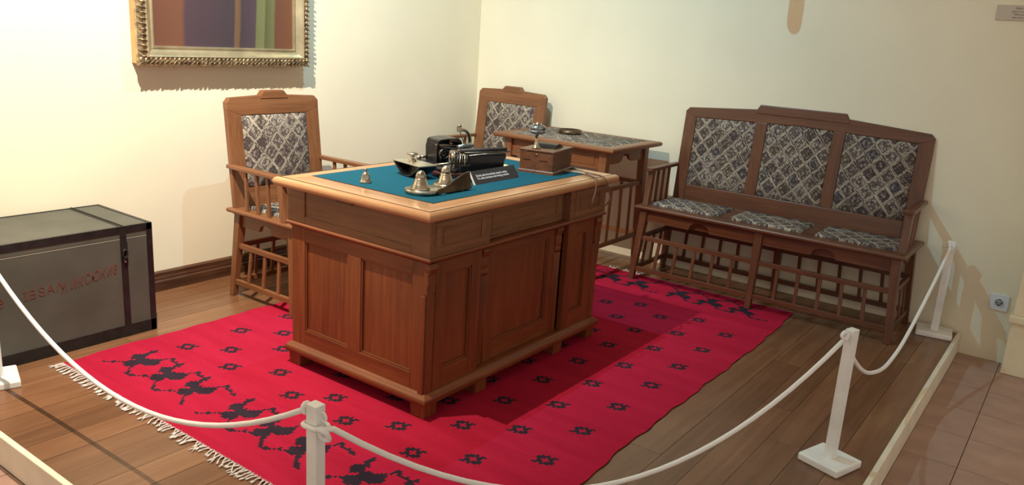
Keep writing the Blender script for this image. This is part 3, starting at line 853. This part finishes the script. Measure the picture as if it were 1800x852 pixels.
for y, nm in ((-2.938 - ccy, 'strap'), (-3.507 - ccy, 'strap')):
    band(ex - .01, ex + e_ * 1.3, y - .014, y + .014, .0, CH + .003, nm)
    q = MB(); q.box(-ex, ex, y - .011, y + .011, CH - .002, CH + .0025, 'chest_black'); q.box(-ex, ex, y + .0, y + .002, CH, CH + .006, 'chest_black'); q.build('lid_strap', chest)
    q = MB(); q.box(ex + .003, ex + .009, y - .013, y + .013, .385, .425, 'chest_black')
    q.tube([(ex + .012, y + .010 * math.cos(t), .375 + .018 * math.sin(t)) for t in [2 * PI * k / 12 for k in range(12)]], .004, 'chest_black', 6, True)
    q.cyl((ex + .006, y, .352), (ex + .014, y, .352), .009, 'chest_black'); q.cyl((ex + .003, y, .345), (ex + .012, y, .338), .004, 'seam_light')
    q.build('hasp', chest)
for sy in (-1, 1):
    q = MB(); q.box(-ex + .02, ex - .02, *sorted((sy * ey - sy * .001, sy * ey - sy * .014)), CH - .001, CH + .002, 'chest_black'); q.build('lid_edge', chest)
for wd_, y0_, z0_, sl, sz, stp, sh_ in (('ЭІВЅАΛ', (-3.445, -3.345, -3.325, -3.290, -3.258, -3.222), .246, .10, .052, 0, 0.0), ('ΛИКСЮКИ8', (-3.205, -3.168, -3.140, -3.112, -3.084, -3.046, -3.018, -2.990), .258, .16, .060, 0, .35)):
    for ch_, yy_ in zip(wd_, y0_):
        text_obj('letter', ch_, sz, 'chest_red', chest, basis((ex + .0012, yy_ - ccy, z0_ + (yy_ - y0_[0]) * sl), (0, 1, .10), (0, 0, 1)) @ Matrix.Diagonal((.58 if sh_ else .85, 1, 1, 1)), shear=sh_)

# ------------------------------------------------------------------ picture
PY0, PY1, PZ0, PZ1 = -2.600, -1.612, 1.128, 2.30
pcy, pcz = (PY0 + PY1) / 2, (PZ0 + PZ1) / 2
pic = thing('framed_painting', 'large oil painting in ornate gilt frame hanging on the left wall', 'painting', (0, pcy, PZ0))
hy_, hz_ = (PY1 - PY0) / 2, (PZ1 - PZ0)
def ring(profile, mat, nm, lab=None):
    """profile of (inward offset, depth from wall) swept round the frame"""
    q = MB(); n = len(profile)
    cs = [(-hy_, 0, 1, 1), (hy_, 0, -1, 1), (hy_, hz_, -1, -1), (-hy_, hz_, 1, -1)]
    for e in range(4):
        a, c_ = cs[e], cs[(e + 1) % 4]
        vs = [(d, p[0] + p[2] * o, p[1] + p[3] * o) for p in (a, c_) for o, d in profile]
        q.add(vs, [(i, (i + 1) % n, (i + 1) % n + n, i + n) for i in range(n)], mat, False)
    return q.build(nm, pic, 0, lab)
ring([(0.008, .002), (0.006, .060), (.012, .080), (.045, .080), (.045, .002)], 'gesso_side', 'frame_back', 'plain tan outer side')
ring([(.036, .02), (.036, .088), (.042, .092), (.048, .088), (.062, .072), (.074, .062), (.080, .066), (.086, .066), (.090, .056), (.090, .02)], 'silver_leaf', 'inner_moulding', 'smooth pale silver-gold moulding')
q = MB(); q.box(.040, .050, -hy_ + .088, hy_ - .088, .088, hz_ - .088, 'oil_paint'); q.build('canvas', pic, label='dark figure beside a green drape on a red-brown ground')
q = MB(); rr = random.Random(3)
def leaf(c, ang, L, W_, H, axis_u, axis_v):
    n, mth = 6, 3
    vs = []; fs = []
    for i in range(n + 1):
        t = i / n; w_ = W_ * math.sin(PI * min(.97, t * .9 + .06)) ; bend = .35 * L * math.sin(t * 2.6)
        for j in range(mth):
            s_ = (j / (mth - 1) - .5) * 2
            a = L * (t - .5); bb = s_ * w_ + bend - .15 * L
            h = H * (1 - s_ * s_) * math.sin(PI * (t * .9 + .05)) + .001
            ca, sa = math.cos(ang), math.sin(ang)
            u, v = a * ca - bb * sa, a * sa + bb * ca
            vs.append((c[0] + h, c[1] + axis_u[0] * u + axis_v[0] * v, c[2] + axis_u[1] * u + axis_v[1] * v))
    for i in range(n):
        for j in range(mth - 1): fs.append((i * mth + j, i * mth + j + 1, (i + 1) * mth + j + 1, (i + 1) * mth + j))
    q.add(vs, fs, 'gilt', True)
def runband(p0, p1, inward):
    p0, p1 = Vector(p0), Vector(p1); L = (p1 - p0).length; d = (p1 - p0).normalized(); n = int(L / .024)
    for k in range(n):
        p = p0 + d * (k + .5) * L / n
        for row, off in ((0, .010), (1, .026)):
            pp = p + Vector(inward) * (off + rr.uniform(-.002, .002))
            leaf((.080, pp.x, pp.y), (.55 if row == 0 else .95) + rr.uniform(-.25, .25), 0.044, .0055, .014, (d.x, d.y), inward)
        if k % 4 == 0:
            pp = p + Vector(inward) * .018
            cc = (.070, pp.x, pp.y)
            q.lathe([(.0001, .0), (.008, .001), (.007, .006), (.0001, .009)], 'gilt', n=8) if False else None
runband((-hy_, 0), (hy_, 0), (0, 1)); runband((hy_, 0), (hy_, hz_), (-1, 0)); runband((hy_, hz_), (-hy_, hz_), (0, -1)); runband((-hy_, hz_), (-hy_, 0), (1, 0))
q.build('leaf_ornament', pic, label='carved gilt acanthus leaf band')
ring([(0.0, .055), (-.001, .074), (.006, .082), (.018, .085), (.036, .083), (.036, .055)], 'gilt', 'ornament_bed')

# ------------------------------------------------------------------ wall fittings
soc = thing('wall_socket', 'white square power socket low on the right wall', 'socket', (3.463, 0, .212))
q = MB(); q.box(-.042, .042, -.010, -.0005, -.042, .042, 'socket_white'); q.build('cover_plate', soc, .003)
q = MB(); q.tube([(.021 * math.cos(t), -.012, .021 * math.sin(t)) for t in [2 * PI * k / 24 for k in range(24)]], .0025, 'socket_white', 6, True)
q.cyl((0, -.0102, 0), (0, -.0112, 0), .020, 'socket_grey', 24); q.build('recess', soc, label='grey round recess')
q = MB()
for dx in (-.0095, .0095): q.cyl((dx, -.0105, 0), (dx, -.0122, 0), .003, 'hole_black', 10)
q.box(-.002, .002, -.0135, -.0105, -.021, -.013, 'hole_black'); q.box(-.002, .002, -.0135, -.0105, .013, .021, 'hole_black'); q.build('contact_holes', soc)
plq = thing('wall_plaque', 'small grey caption plaque high on the right wall', 'plaque', (3.30, 0, 1.622))
q = MB(); q.box(-.115, .115, -.008, -.0005, -.035, .035, 'plaque_grey'); q.build('plate', plq, .001)
for k, (tx, s_) in enumerate((('Radni kabinet', .013), ('pisaći sto, stolice i klupa', .010), ('Office study room', .011), ('desk, chairs and bench', .010))):
    text_obj('caption_text', tx, s_, 'plaque_text', plq, basis((0, -.0086, .017 - k * .014), (1, 0, 0), (0, 0, 1)), .0002, align='CENTER')

# ------------------------------------------------------------------ barrier posts and ropes
def post(label, x, y, rz, lean=(0, 0), rings=True, bsize=(.155, .125)):
    t = thing('barrier_post', label, 'post', (x, y, 0), rz, 'white rope barrier posts')
    q = MB(); q.box(-bsize[0] / 2, bsize[0] / 2, -bsize[1] / 2, bsize[1] / 2, 0, .028, 'white_paint'); q.build('base', t, .006)
    q = MB(); q.frustum((0, 0, .027), (.036, .030), (lean[0], lean[1], .5), (.036, .030), 'white_paint'); q.build('pole', t, .002)
    if rings:
        for s_ in (-1, 1):
            q = MB(); q.tube([(lean[0] + s_ * (.027 + .011 * math.cos(a)), lean[1], .475 + .011 * math.sin(a)) for a in [2 * PI * k / 14 for k in range(14)]], .0028, 'white_paint', 6, True)
            q.build('ring_hook', t)
    return t
post('white rope barrier post in front, its base below the view', 2.337, -3.475, 0.0)
post('white rope barrier post standing on bare boards right of the rug', 3.178, -1.905, math.radians(72), (-.0, .0), bsize=(.15, .155))
post('white rope barrier post standing against the right wall', 3.212, -.112, math.radians(8), bsize=(.17, .15))
post('white rope barrier post at the left edge, beside the grey chest', .585, -3.50, math.radians(-18), bsize=(.17, .13))
def smooth(pts, n=8):
    P_ = [Vector(p) for p in pts]; out = []
    for i in range(len(P_) - 1):
        a, b_, c_, d = P_[max(i - 1, 0)], P_[i], P_[i + 1], P_[min(i + 2, len(P_) - 1)]
        for k in range(n):
            t = k / n
            out.append(.5 * ((2 * b_) + (c_ - a) * t + (2 * a - 5 * b_ + 4 * c_ - d) * t * t + (3 * b_ - a - 3 * c_ + d) * t ** 3))
    out.append(P_[-1]); return out
def sag(p0, p1, s_, n=24):
    p0, p1 = Vector(p0), Vector(p1)
    return [p0.lerp(p1, k / n) - Vector((0, 0, s_ * 4 * (k / n) * (1 - k / n))) for k in range(n + 1)]
def rope(label, pts, extra=()):
    t = thing('barrier_rope', label, 'rope', pts[0], 0, 'white barrier ropes')
    o_ = Vector(pts[0]); q = MB(); q.tube([Vector(p) - o_ for p in pts], .0075, 'rope', 10); q.build('cord', t)
    for e in extra:
        q = MB(); q.tube([Vector(p) - o_ for p in e], .0065, 'rope', 8); q.build('knot', t)
    return t
def wrap(cx, cy, cz, a, b_, dz=0.01, rz=0.0):
    pts = []
    for k in range(13):
        t = 2 * PI * k / 12
        x = a * max(-1, min(1, 1.35 * math.cos(t))); y = b_ * max(-1, min(1, 1.35 * math.sin(t)))
        pts.append((cx + x * math.cos(rz) - y * math.sin(rz), cy + x * math.sin(rz) + y * math.cos(rz), cz + dz * k / 12))
    return smooth(pts, 3)
rope('white rope on the left, sagging from the left edge to the front post', sag((.585, -3.49, .47), (2.302, -3.475, .475), .26),
     [[(2.302 + .0 * k, -3.475 + .010 * math.cos(k), .478 + .012 * math.sin(k)) for k in [2 * PI * j / 10 for j in range(11)]]])
rope('long white rope sagging across the rug from the front post to the right post',
     [(2.372, -3.500, .452)] + sag((2.388, -3.465, .448), (3.165, -1.945, .470), .335),
     [wrap(2.337, -3.475, .440, .026, .022, .008), smooth([(2.372, -3.500, .455), (2.390, -3.49, .448), (2.388, -3.478, .425), (2.372, -3.485, .425), (2.366, -3.49, .442)], 4),
      smooth([(3.165, -1.945, .470), (3.158, -1.953, .484), (3.162, -1.935, .494), (3.172, -1.930, .484), (3.166, -1.95, .470)], 4)])
rope('white rope hanging slack from the right post to the wall post',
     smooth([(3.172, -1.868, .468), (3.168, -1.84, .42), (3.17, -1.80, .37), (3.18, -1.7, .30), (3.19, -1.6, .25), (3.2, -1.5, .222), (3.2, -1.35, .188), (3.2, -1.2, .175), (3.205, -1.0, .20), (3.21, -.7, .285), (3.215, -.4, .392), (3.215, -.165, .478)], 5),
     [smooth([(3.215, -.165, .48), (3.207, -.15, .488), (3.215, -.14, .478), (3.222, -.155, .470), (3.213, -.17, .466), (3.210, -.19, .456)], 4)])

# ------------------------------------------------------------------ things on the desk
ZD = DH + .0032
q = MB(); q.lathe([(.0, 0), (.023, 0), (.024, .004), (.019, .008), (.017, .018), (.014, .030), (.012, .037), (.006, .040), (.0045, .046), (.006, .050), (.004, .055), (.0005, .057)], 'nickel')
bell = tag(q.build('table_bell'), 'small brass bell standing alone on the left of the green cloth', 'bell'); bell.location = (1.466, -2.492, ZD)

ink = thing('inkstand', 'nickel inkstand with two domed inkwells and curved bronze tray, nearest desk corner', 'inkstand', (1.745, -2.38, ZD))
def L_(x, y, z=0): return (x - 1.745, y + 2.38, z)
q = MB(); q.lathe([(.0, .004), (.052, .004), (.055, .0), (.062, .0), (.064, .008), (.066, .016), (.060, .018), (.050, .013), (.0, .012)], 'nickel', L_(1.735, -2.462), 28)
q.build('round_dish', ink)
q = MB(); q.lathe([(.0, .006), (.046, .006), (.052, .014), (.048, .017), (.0, .011)], 'nickel', L_(1.715, -2.305), 24)
q.prism([(L_(1.70, 0)[0], .05 - .02), (L_(1.765, 0)[0], .03)], 'xy', .006, .012, 'nickel') if False else None
q.build('rear_dish', ink)
for k in range(6):
    a = PI * 2 * k / 6
q = MB(); q.box(L_(1.69, 0)[0], L_(1.78, 0)[0], L_(0, -2.42)[1], L_(0, -2.33)[1], .007, .013, 'nickel'); q.build('bridge', ink, .002)
for (x, y, z, s_) in ((1.725, -2.462, .012, 1.0), (1.705, -2.298, .012, .95)):
    q = MB(); q.lathe([(.0, 0), (.034 * s_, 0), (.036 * s_, .005), (.030 * s_, .010), (.030 * s_, .018), (.027 * s_, .020), (.026 * s_, .029), (.023 * s_, .031), (.022 * s_, .040), (.019 * s_, .043)], 'nickel', L_(x, y, z), 24); iw = q.build('inkwell', ink)
    q = MB(); q.lathe([(.0195 * s_, .043), (.0205 * s_, .045), (.019 * s_, .054), (.015 * s_, .064), (.008 * s_, .070), (.0005, .072)], 'nickel', L_(x, y, z), 20); q.build('domed_lid', iw)
q = MB()                                   # curved bronze wing
N = 14; vs = []; fs = []
for i in range(N + 1):
    t = i / N; y = -2.450 + .190 * t
    zt = .020 + .046 * (3 * t * t - 2 * t ** 3) + .004
    for (x, z) in ((1.800, .006), (1.808, .006), (1.806 - .012 * t, zt), (1.799 - .012 * t, zt)):
        vs.append(L_(x, y, z))
for i in range(N):
    for j in range(4): fs.append((i * 4 + j, i * 4 + (j + 1) % 4, (i + 1) * 4 + (j + 1) % 4, (i + 1) * 4 + j))
fs += [(0, 1, 2, 3), (N * 4 + 3, N * 4 + 2, N * 4 + 1, N * 4)]
q.add(vs, fs, 'bronze'); q.box(L_(1.735, 0)[0], L_(1.798, 0)[0], L_(0, -2.40)[1], L_(0, -2.262)[1], .008, .014, 'bronze'); q.build('curved_wing', ink, .001, 'dark bronze curved side')
for y in (-2.315, -2.28):
    q = MB(); q.lathe([(.0, 0), (.006, 0), (.007, .005), (.004, .008), (.0, .008)], 'bronze', L_(1.802, y), 10); q.build('foot', ink)

blo = thing('rocker_blotter', 'rocker blotter with round knob and flat pale plate on green cloth', 'blotter', (1.475, -2.225, ZD), math.radians(-12))
HL, HW = .095, .045
q = MB(); q.box(-HL, HL, -HW, HW, .052, .057, 'blotter_plate'); q.build('top_plate', blo, .0015)
arc = [(-HL * .98 + 2 * HL * .98 * k / 14, .052 - .050 * math.sin(PI * k / 14) ** .9) for k in range(15)]
vs = []
q = MB(); n = len(arc)
vs = [(x, y, z) for y in (-HW, HW) for x, z in arc] + [(x * .96, y, z + .005) for y in (-HW, HW) for x, z in arc]
fs = []
for i in range(n - 1):
    fs += [(i, i + 1, n + i + 1, n + i), (2 * n + i, 3 * n + i, 3 * n + i + 1, 2 * n + i + 1), (i, 2 * n + i, 2 * n + i + 1, i + 1), (n + i, n + i + 1, 3 * n + i + 1, 3 * n + i)]
q.add(vs, fs, 'steel_dark'); q.build('curved_rocker', blo, label='dark curved underside')
q = MB(); q.lathe([(.0, .057), (.015, .057), (.017, .062), (.008, .068), (.007, .076), (.012, .082), (.022, .086), (.023, .090), (.016, .094), (.0, .096)], 'nickel', (-.02, 0, 0), 24); q.build('knob', blo)

sg = thing('caption_sign', 'small black caption sign with white edge leaning on the desk cloth', 'sign', (1.745, -2.022, ZD))
q = MB(); Ls = .150
M = lambda p: (p[0], p[1], p[2])
# leaning slab: bottom edge forward (+x), top leaning back
a0 = Vector((0.010, 0, 0)); a1 = Vector((-.022, 0, .050)); th = Vector((-.004, 0, -.0026))
vs = [(p.x, y, p.z) for y in (-Ls, Ls - .006) for p in (a0, a1, a1 + th * .9, a0 + Vector((-.0045, 0, 0)))]
q.add(vs, [(0, 1, 2, 3), (7, 6, 5, 4), (0, 4, 5, 1), (1, 5, 6, 2), (2, 6, 7, 3), (3, 7, 4, 0)], 'sign_black'); q.build('panel', sg)
q = MB(); vs = [(p.x + .0006, y, p.z) for y in (-Ls - .006, -Ls) for p in (a0, a1, a1 + th, a0 + Vector((-.0048, 0, 0)))]
q.add(vs, [(0, 1, 2, 3), (7, 6, 5, 4), (0, 4, 5, 1), (1, 5, 6, 2), (2, 6, 7, 3), (3, 7, 4, 0)], 'sign_edge'); q.build('edge', sg, label='bright white edge')
up = (a1 - a0).normalized()
q = MB(); q.box(-.046, -.042, -.12, .12, .0, .036, 'sign_black'); q.box(-.045, -.020, -.10, -.09, .030, .038, 'sign_black'); q.box(-.045, -.020, .09, .10, .030, .038, 'sign_black'); q.build('support', sg)
nrm = Vector((0, 1, 0)).cross(up)
for k, tx in enumerate(('Zimski salon kancelarije i pisaća mašina', 'The office furniture and writing machine')):
    o_ = a0 + up * (.032 - k * .0125) + nrm * .0006
    text_obj('sign_text', tx, .0135, 'text_white', sg, basis((o_.x, -Ls + .022 + k * .002, o_.z), (0, 1, 0), up), .0003, spacing=.97)

q = MB(); q.box(-.035, .035, -.025, .025, 0, .0015, 'paper'); q.box(-.028, .030, -.006, .028, .0016, .003, 'paper')
pp = tag(q.build('paper_card'), 'small yellowish paper card lying between typewriter and telephone', 'paper'); pp.location = (1.515, -1.70, ZD); pp.rotation_euler = (0, 0, .3)

# typewriter: local u (+x) runs along the paper carriage, v (+y) away from the viewer
tw = thing('typewriter', 'black antique index typewriter with hooded drum, long carriage and nickel lever', 'typewriter', (1.588, -2.105, ZD), math.atan2(.94, .343))
q = MB(); q.box(-.075, .245, -.028, .285, .0, .020, 'base_wood'); q.build('baseboard', tw, .004, 'dark maroon wooden base')
q = MB(); q.box(-.06, .235, .02, .275, .020, .034, 'black_enamel'); q.build('frame_plate', tw, .004)
q = MB(); q.beam((-.098, .150, .028), (.0, -.02, .028), .030, .014, 'black_enamel'); q.box(-.105, -.085, .140, .165, .0, .030, 'black_enamel'); q.build('front_bar', tw, .004)
q = MB()
q.prism([(.015, .020), (.235, .020), (.228, .035), (.228, .060), (.238, .080), (.238, .087), (.060, .087), (.060, .050), (.015, .050)], 'xz', -.022, .020, 'black_enamel')
q.prism([(.062, .087), (.238, .087), (.238, .095), (.062, .092)], 'xz', -.018, .075, 'black_enamel'); q.build('carriage_box', tw, .003, 'long black box under the paper carriage')
q = MB(); q.box(.14, .262, .05, .12, .034, .092, 'black_enamel'); q.box(.25, .275, .055, .11, .034, .05, 'black_enamel'); q.build('rear_block', tw, .004)
for v_, z in ((-.012, .101), (.02, .105), (.045, .103)):
    q = MB(); q.cyl((.035, v_, z), (.262, v_, z), .0032 if v_ != .02 else .009, 'steel_dark' if v_ != .02 else 'black_matte', 10); q.build('carriage_rod', tw)
q = MB(); q.cyl((.05, -.024, .092), (.345, -.020, .104), .0014, 'nickel', 6); q.build('long_wire', tw)
# hooded housing on the left
q = MB()
outer = [(0.0, .034), (-.002, .095), (.002, .110)] + [(.022 - .020 * math.cos(t), .112 + .020 * math.sin(t)) for t in [PI / 2 * k / 5 for k in range(1, 6)]] + [(.060, .136), (.092, .136)] + [(.096 + .028 * math.sin(t), .108 + .028 * math.cos(t)) for t in [PI * .55 * k / 6 for k in range(1, 7)]]
inner = [(.062 + (u - .062) * .93, .034 + (z - .034) * .95) for u, z in outer][::-1]
q.prism(outer + inner, 'xz', .160, .262, 'black_enamel'); q.build('hood', tw, .001, 'black enamel curved hood')
q = MB(); q.box(.004, .112, .250, .258, .034, .118, 'black_matte'); q.box(.0, .05, .165, .172, .034, .100, 'black_enamel'); q.build('hood_wall', tw, .003)
q = MB(); q.cyl((.032, .165, .070), (.032, .154, .070), .024, 'black_matte', 20); q.tube([(.032 + .021 * math.cos(t), .153, .070 + .021 * math.sin(t)) for t in [2 * PI * k / 18 for k in range(18)]], .003, 'steel_dark', 6, True)
for k in range(6):
    a = 2 * PI * k / 6; q.cyl((.032, .153, .070), (.032 + .02 * math.cos(a), .153, .070 + .02 * math.sin(a)), .0018, 'steel_dark', 5)
q.build('wheel', tw)
q = MB(); q.cyl((.0, .175, .108), (.10, .165, .104), .004, 'nickel', 10); q.cyl((.02, .20, .095), (.11, .18, .095), .014, 'steel_dark', 16); q.build('type_drum', tw)
q = MB(); q.cyl((.004, .045, .076), (.016, .042, .076), .019, 'nickel', 20); q.cyl((.016, .042, .076), (.075, .03, .076), .006, 'steel_dark', 8); q.build('turning_knob', tw)
q = MB(); q.cyl((-.055, .075, .040), (.06, .050, .052), .0045, 'nickel', 8); q.build('key_lever', tw)
q = MB(); q.cyl((.075, .11, .104), (.150, .125, .110), .012, 'cup_metal', 16); q.cyl((.150, .125, .110), (.160, .127, .110), .006, 'nickel', 10); q.build('ink_roller', tw)
mech = random.Random(5)
for k in range(26):
    u = mech.uniform(.01, .13); v_ = mech.uniform(-.005, .17); z0 = .034; z1 = mech.uniform(.060, .104)
    q = MB(); mt = mech.choice(['steel_dark', 'nickel', 'black_matte', 'black_enamel'])
    q.cyl((u, v_, z0), (u + mech.uniform(-.01, .01), v_ + mech.uniform(-.01, .01), z1), mech.uniform(.002, .0045), mt, 8)
    q.box(u - .010, u + .010, v_ - .004, v_ + .004, z1 - .004, z1 + .003, mt); q.build('linkage', tw)
for k in range(5):
    q = MB(); u = .012 + .011 * k
    q.tube(smooth([(u, .01, .040), (u - .004, -.004, .060), (u + .003, .004, .082), (u + .01, .02, .094)], 4), .0025, 'nickel' if k % 2 else 'steel_dark', 6); q.build('type_arm', tw)
q = MB()
for k in range(4): q.beam((.01 + .02 * k, .17, .106 - .003 * k), (.07 + .02 * k, .09, .094), .006, .003, 'steel_dark')
q.build('index_pointer', tw)
q = MB(); q.tube(smooth([(.200, .225, .034), (.200, .225, .105), (.194, .222, .135), (.178, .216, .156), (.158, .210, .165), (.140, .205, .166)], 5), [.0085] * 10 + [.0075] * 16, 'nickel', 12)
lv = q.build('hand_lever', tw, label='tall curved nickel lever')
q = MB(); q.box(.122, .140, .196, .212, .158, .182, 'nickel'); q.lathe([(.0, .182), (.008, .182), (.010, .186), (.006, .190), (.0, .191)], 'nickel', (.131, .204, 0), 12); q.build('lever_grip', lv, .002)
q = MB(); q.cyl((.134, .204, .160), (.150, .190, .11), .0018, 'steel_dark', 6); q.build('lever_wire', lv)
q = MB(); q.cyl((-.002, .25, .045), (-.03, .262, .045), .006, 'nickel', 10); q.lathe([(.0, .03), (.010, .03), (.012, .036), (.006, .044), (.0, .046)], 'nickel', (-.032, .263, .006), 12); q.build('side_screw', tw)

# telephone
ph = thing('telephone_box', 'brown wooden box telephone with nickel transmitter stand on the desk', 'telephone', (1.714, -1.618, ZD), math.radians(11))
bx_, by_ = .080, .1125
q = MB(); q.box(-bx_, bx_, -by_, by_, .004, .096, 'phone_wood', 'y'); q.build('case', ph, .003)
q = MB(); q.sweep(-bx_, bx_, -by_, by_, [(-.01, 0), (-.01, .012), (.001, .014), (.006, .010), (.007, 0)], 'phone_wood'); q.build('base_moulding', ph)
q = MB(); q.box(-bx_ - .004, bx_ + .005, -by_ - .005, by_ + .005, .096, .104, 'phone_wood', 'y'); q.build('lid', ph, .003)
q = MB()
for x in (-.045, .035): q.box(x - .018, x + .018, -by_ - .0015, -by_ + .002, .056, .060, 'line_dark')
q.cyl((.0, -by_ + .001, .082), (.0, -by_ - .003, .082), .005, 'brass', 10); q.build('hinge', ph, label='dark hinge strips and brass stud')
q = MB()
for y, z in ((-.09, .08), (.09, .08), (-.09, .025), (.09, .025)): q.cyl((bx_ - .001, y, z), (bx_ + .002, y, z), .0025, 'brass', 8)
q.build('screw', ph)
q = MB(); vs = []; fs = []; N = 10
for i in range(N + 1):
    t = i / N
    z = .104 + .020 * math.sin(PI * min(1, t * 1.15)) * (1 - .35 * t); y = -.035 + .125 * t
    vs += [(-.055, y, .103), (-.055, y, z + .001), (.050, y, z + .001), (.050, y, .103)]
for i in range(N):
    for j in range(4): fs.append((i * 4 + j, i * 4 + (j + 1) % 4, (i + 1) * 4 + (j + 1) % 4, (i + 1) * 4 + j))
fs += [(3, 2, 1, 0), (N * 4, N * 4 + 1, N * 4 + 2, N * 4 + 3)]
q.add(vs, fs, 'black_enamel', False); q.build('top_cover', ph, label='dark glossy rounded cover on the lid')
q = MB(); q.lathe([(.0, .104), (.020, .104), (.021, .108), (.014, .113), (.010, .122), (.008, .140), (.009, .146), (.006, .150), (.006, .165), (.0, .165)], 'nickel', (-.02, -.075, 0), 20); st_ = q.build('transmitter_stand', ph)
q = MB()
for s_ in (-1, 1): q.tube(smooth([(-.02, -.075 + s_ * .006, .150), (-.02, -.075 + s_ * .012, .160), (-.02, -.075 + s_ * .008, .178)], 4), .003, 'steel_dark', 8)
q.build('fork', st_)
q = MB(); q.lathe([(.0, .168), (.024, .170), (.036, .176), (.036, .184), (.033, .187), (.036, .190), (.036, .202), (.030, .206), (.016, .208), (.0, .208)], 'cup_metal', (-.02, -.075, 0), 28); cup = q.build('transmitter_cup', st_, label='grey metal transmitter cup')
q = MB(); q.lathe([(.0, .207), (.010, .207), (.012, .214), (.006, .220), (.0, .221)], 'nickel', (-.02, -.075, 0), 14)
for k in range(5):
    a = 2 * PI * k / 5; q.tube([(-.02 + .018 * math.cos(a), -.075 + .018 * math.sin(a), .205), (-.02 + .018 * math.cos(a), -.075 + .018 * math.sin(a), .214)], .004, 'nickel', 8)
q.build('crown_screws', cup)
q = MB(); q.cyl((.02, by_, .082), (.02, by_ + .022, .084), .006, 'black_matte', 12); q.lathe([(.0, -.016), (.009, -.014), (.012, 0), (.009, .014), (.0, .016)], 'black_matte', (.02, by_ + .030, .084), 14); q.build('crank_knob', ph)
phM = (Matrix.Translation((1.714, -1.618, ZD)) @ Matrix.Rotation(math.radians(11), 4, 'Z')).inverted()
def cp(p): return phM @ Vector(p)
for k, (r_, mt, pts) in enumerate((
    (.0042, 'cord', [(1.715, -1.462, .862), (1.718, -1.445, .840), (1.745, -1.462, .800), (1.80, -1.50, .793), (1.87, -1.53, .793), (1.93, -1.548, .794), (1.978, -1.56, .794), (2.000, -1.560, .778), (2.004, -1.535, .735), (2.004, -1.515, .700), (2.000, -1.525, .672), (1.998, -1.56, .662)]),
    (.0030, 'cord_light', [(1.762, -1.56, .800), (1.79, -1.555, .793), (1.83, -1.54, .793), (1.88, -1.555, .794), (1.93, -1.575, .794), (1.975, -1.60, .794)]),
    (.0030, 'cord_light', [(1.770, -1.60, .800), (1.80, -1.58, .793), (1.85, -1.565, .793), (1.90, -1.57, .794)]),
    (.0038, 'cord', [(1.90, -1.57, .796), (1.95, -1.60, .794), (1.985, -1.625, .793), (1.999, -1.640, .775), (2.001, -1.645, .74), (1.999, -1.660, .70), (1.998, -1.668, .665)]))):
    q = MB(); q.tube(smooth([cp(p) for p in pts], 5), r_, mt, 7); q.build('braided_cord', ph, label='brown braided cord' if mt == 'cord' else 'pale cord')

# unseen pendant added above the view to cast a shadow on the right wall
pd = thing('shadow_pendant', 'slim rounded pendant, unseen, added above the bench to cast a wall shadow', 'lamp', (1.995, -.488, 3.3))
q = MB(); q.cyl((0, 0, 0), (0, 0, -1.20), .003, 'black_matte', 8); q.build('cable', pd)
q = MB(); q.lathe([(.0, 0), (.045, 0), (.045, -.02), (.0, -.022)], 'white_paint', (0, 0, 0), 16); q.build('ceiling_rose', pd)
q = MB(); q.lathe([(.0, -1.45), (.016, -1.446), (.026, -1.43), (.029, -1.41), (.029, -1.21), (.020, -1.19), (.0, -1.185)], 'brass', (0, 0, 0), 20); q.build('lamp_body', pd)
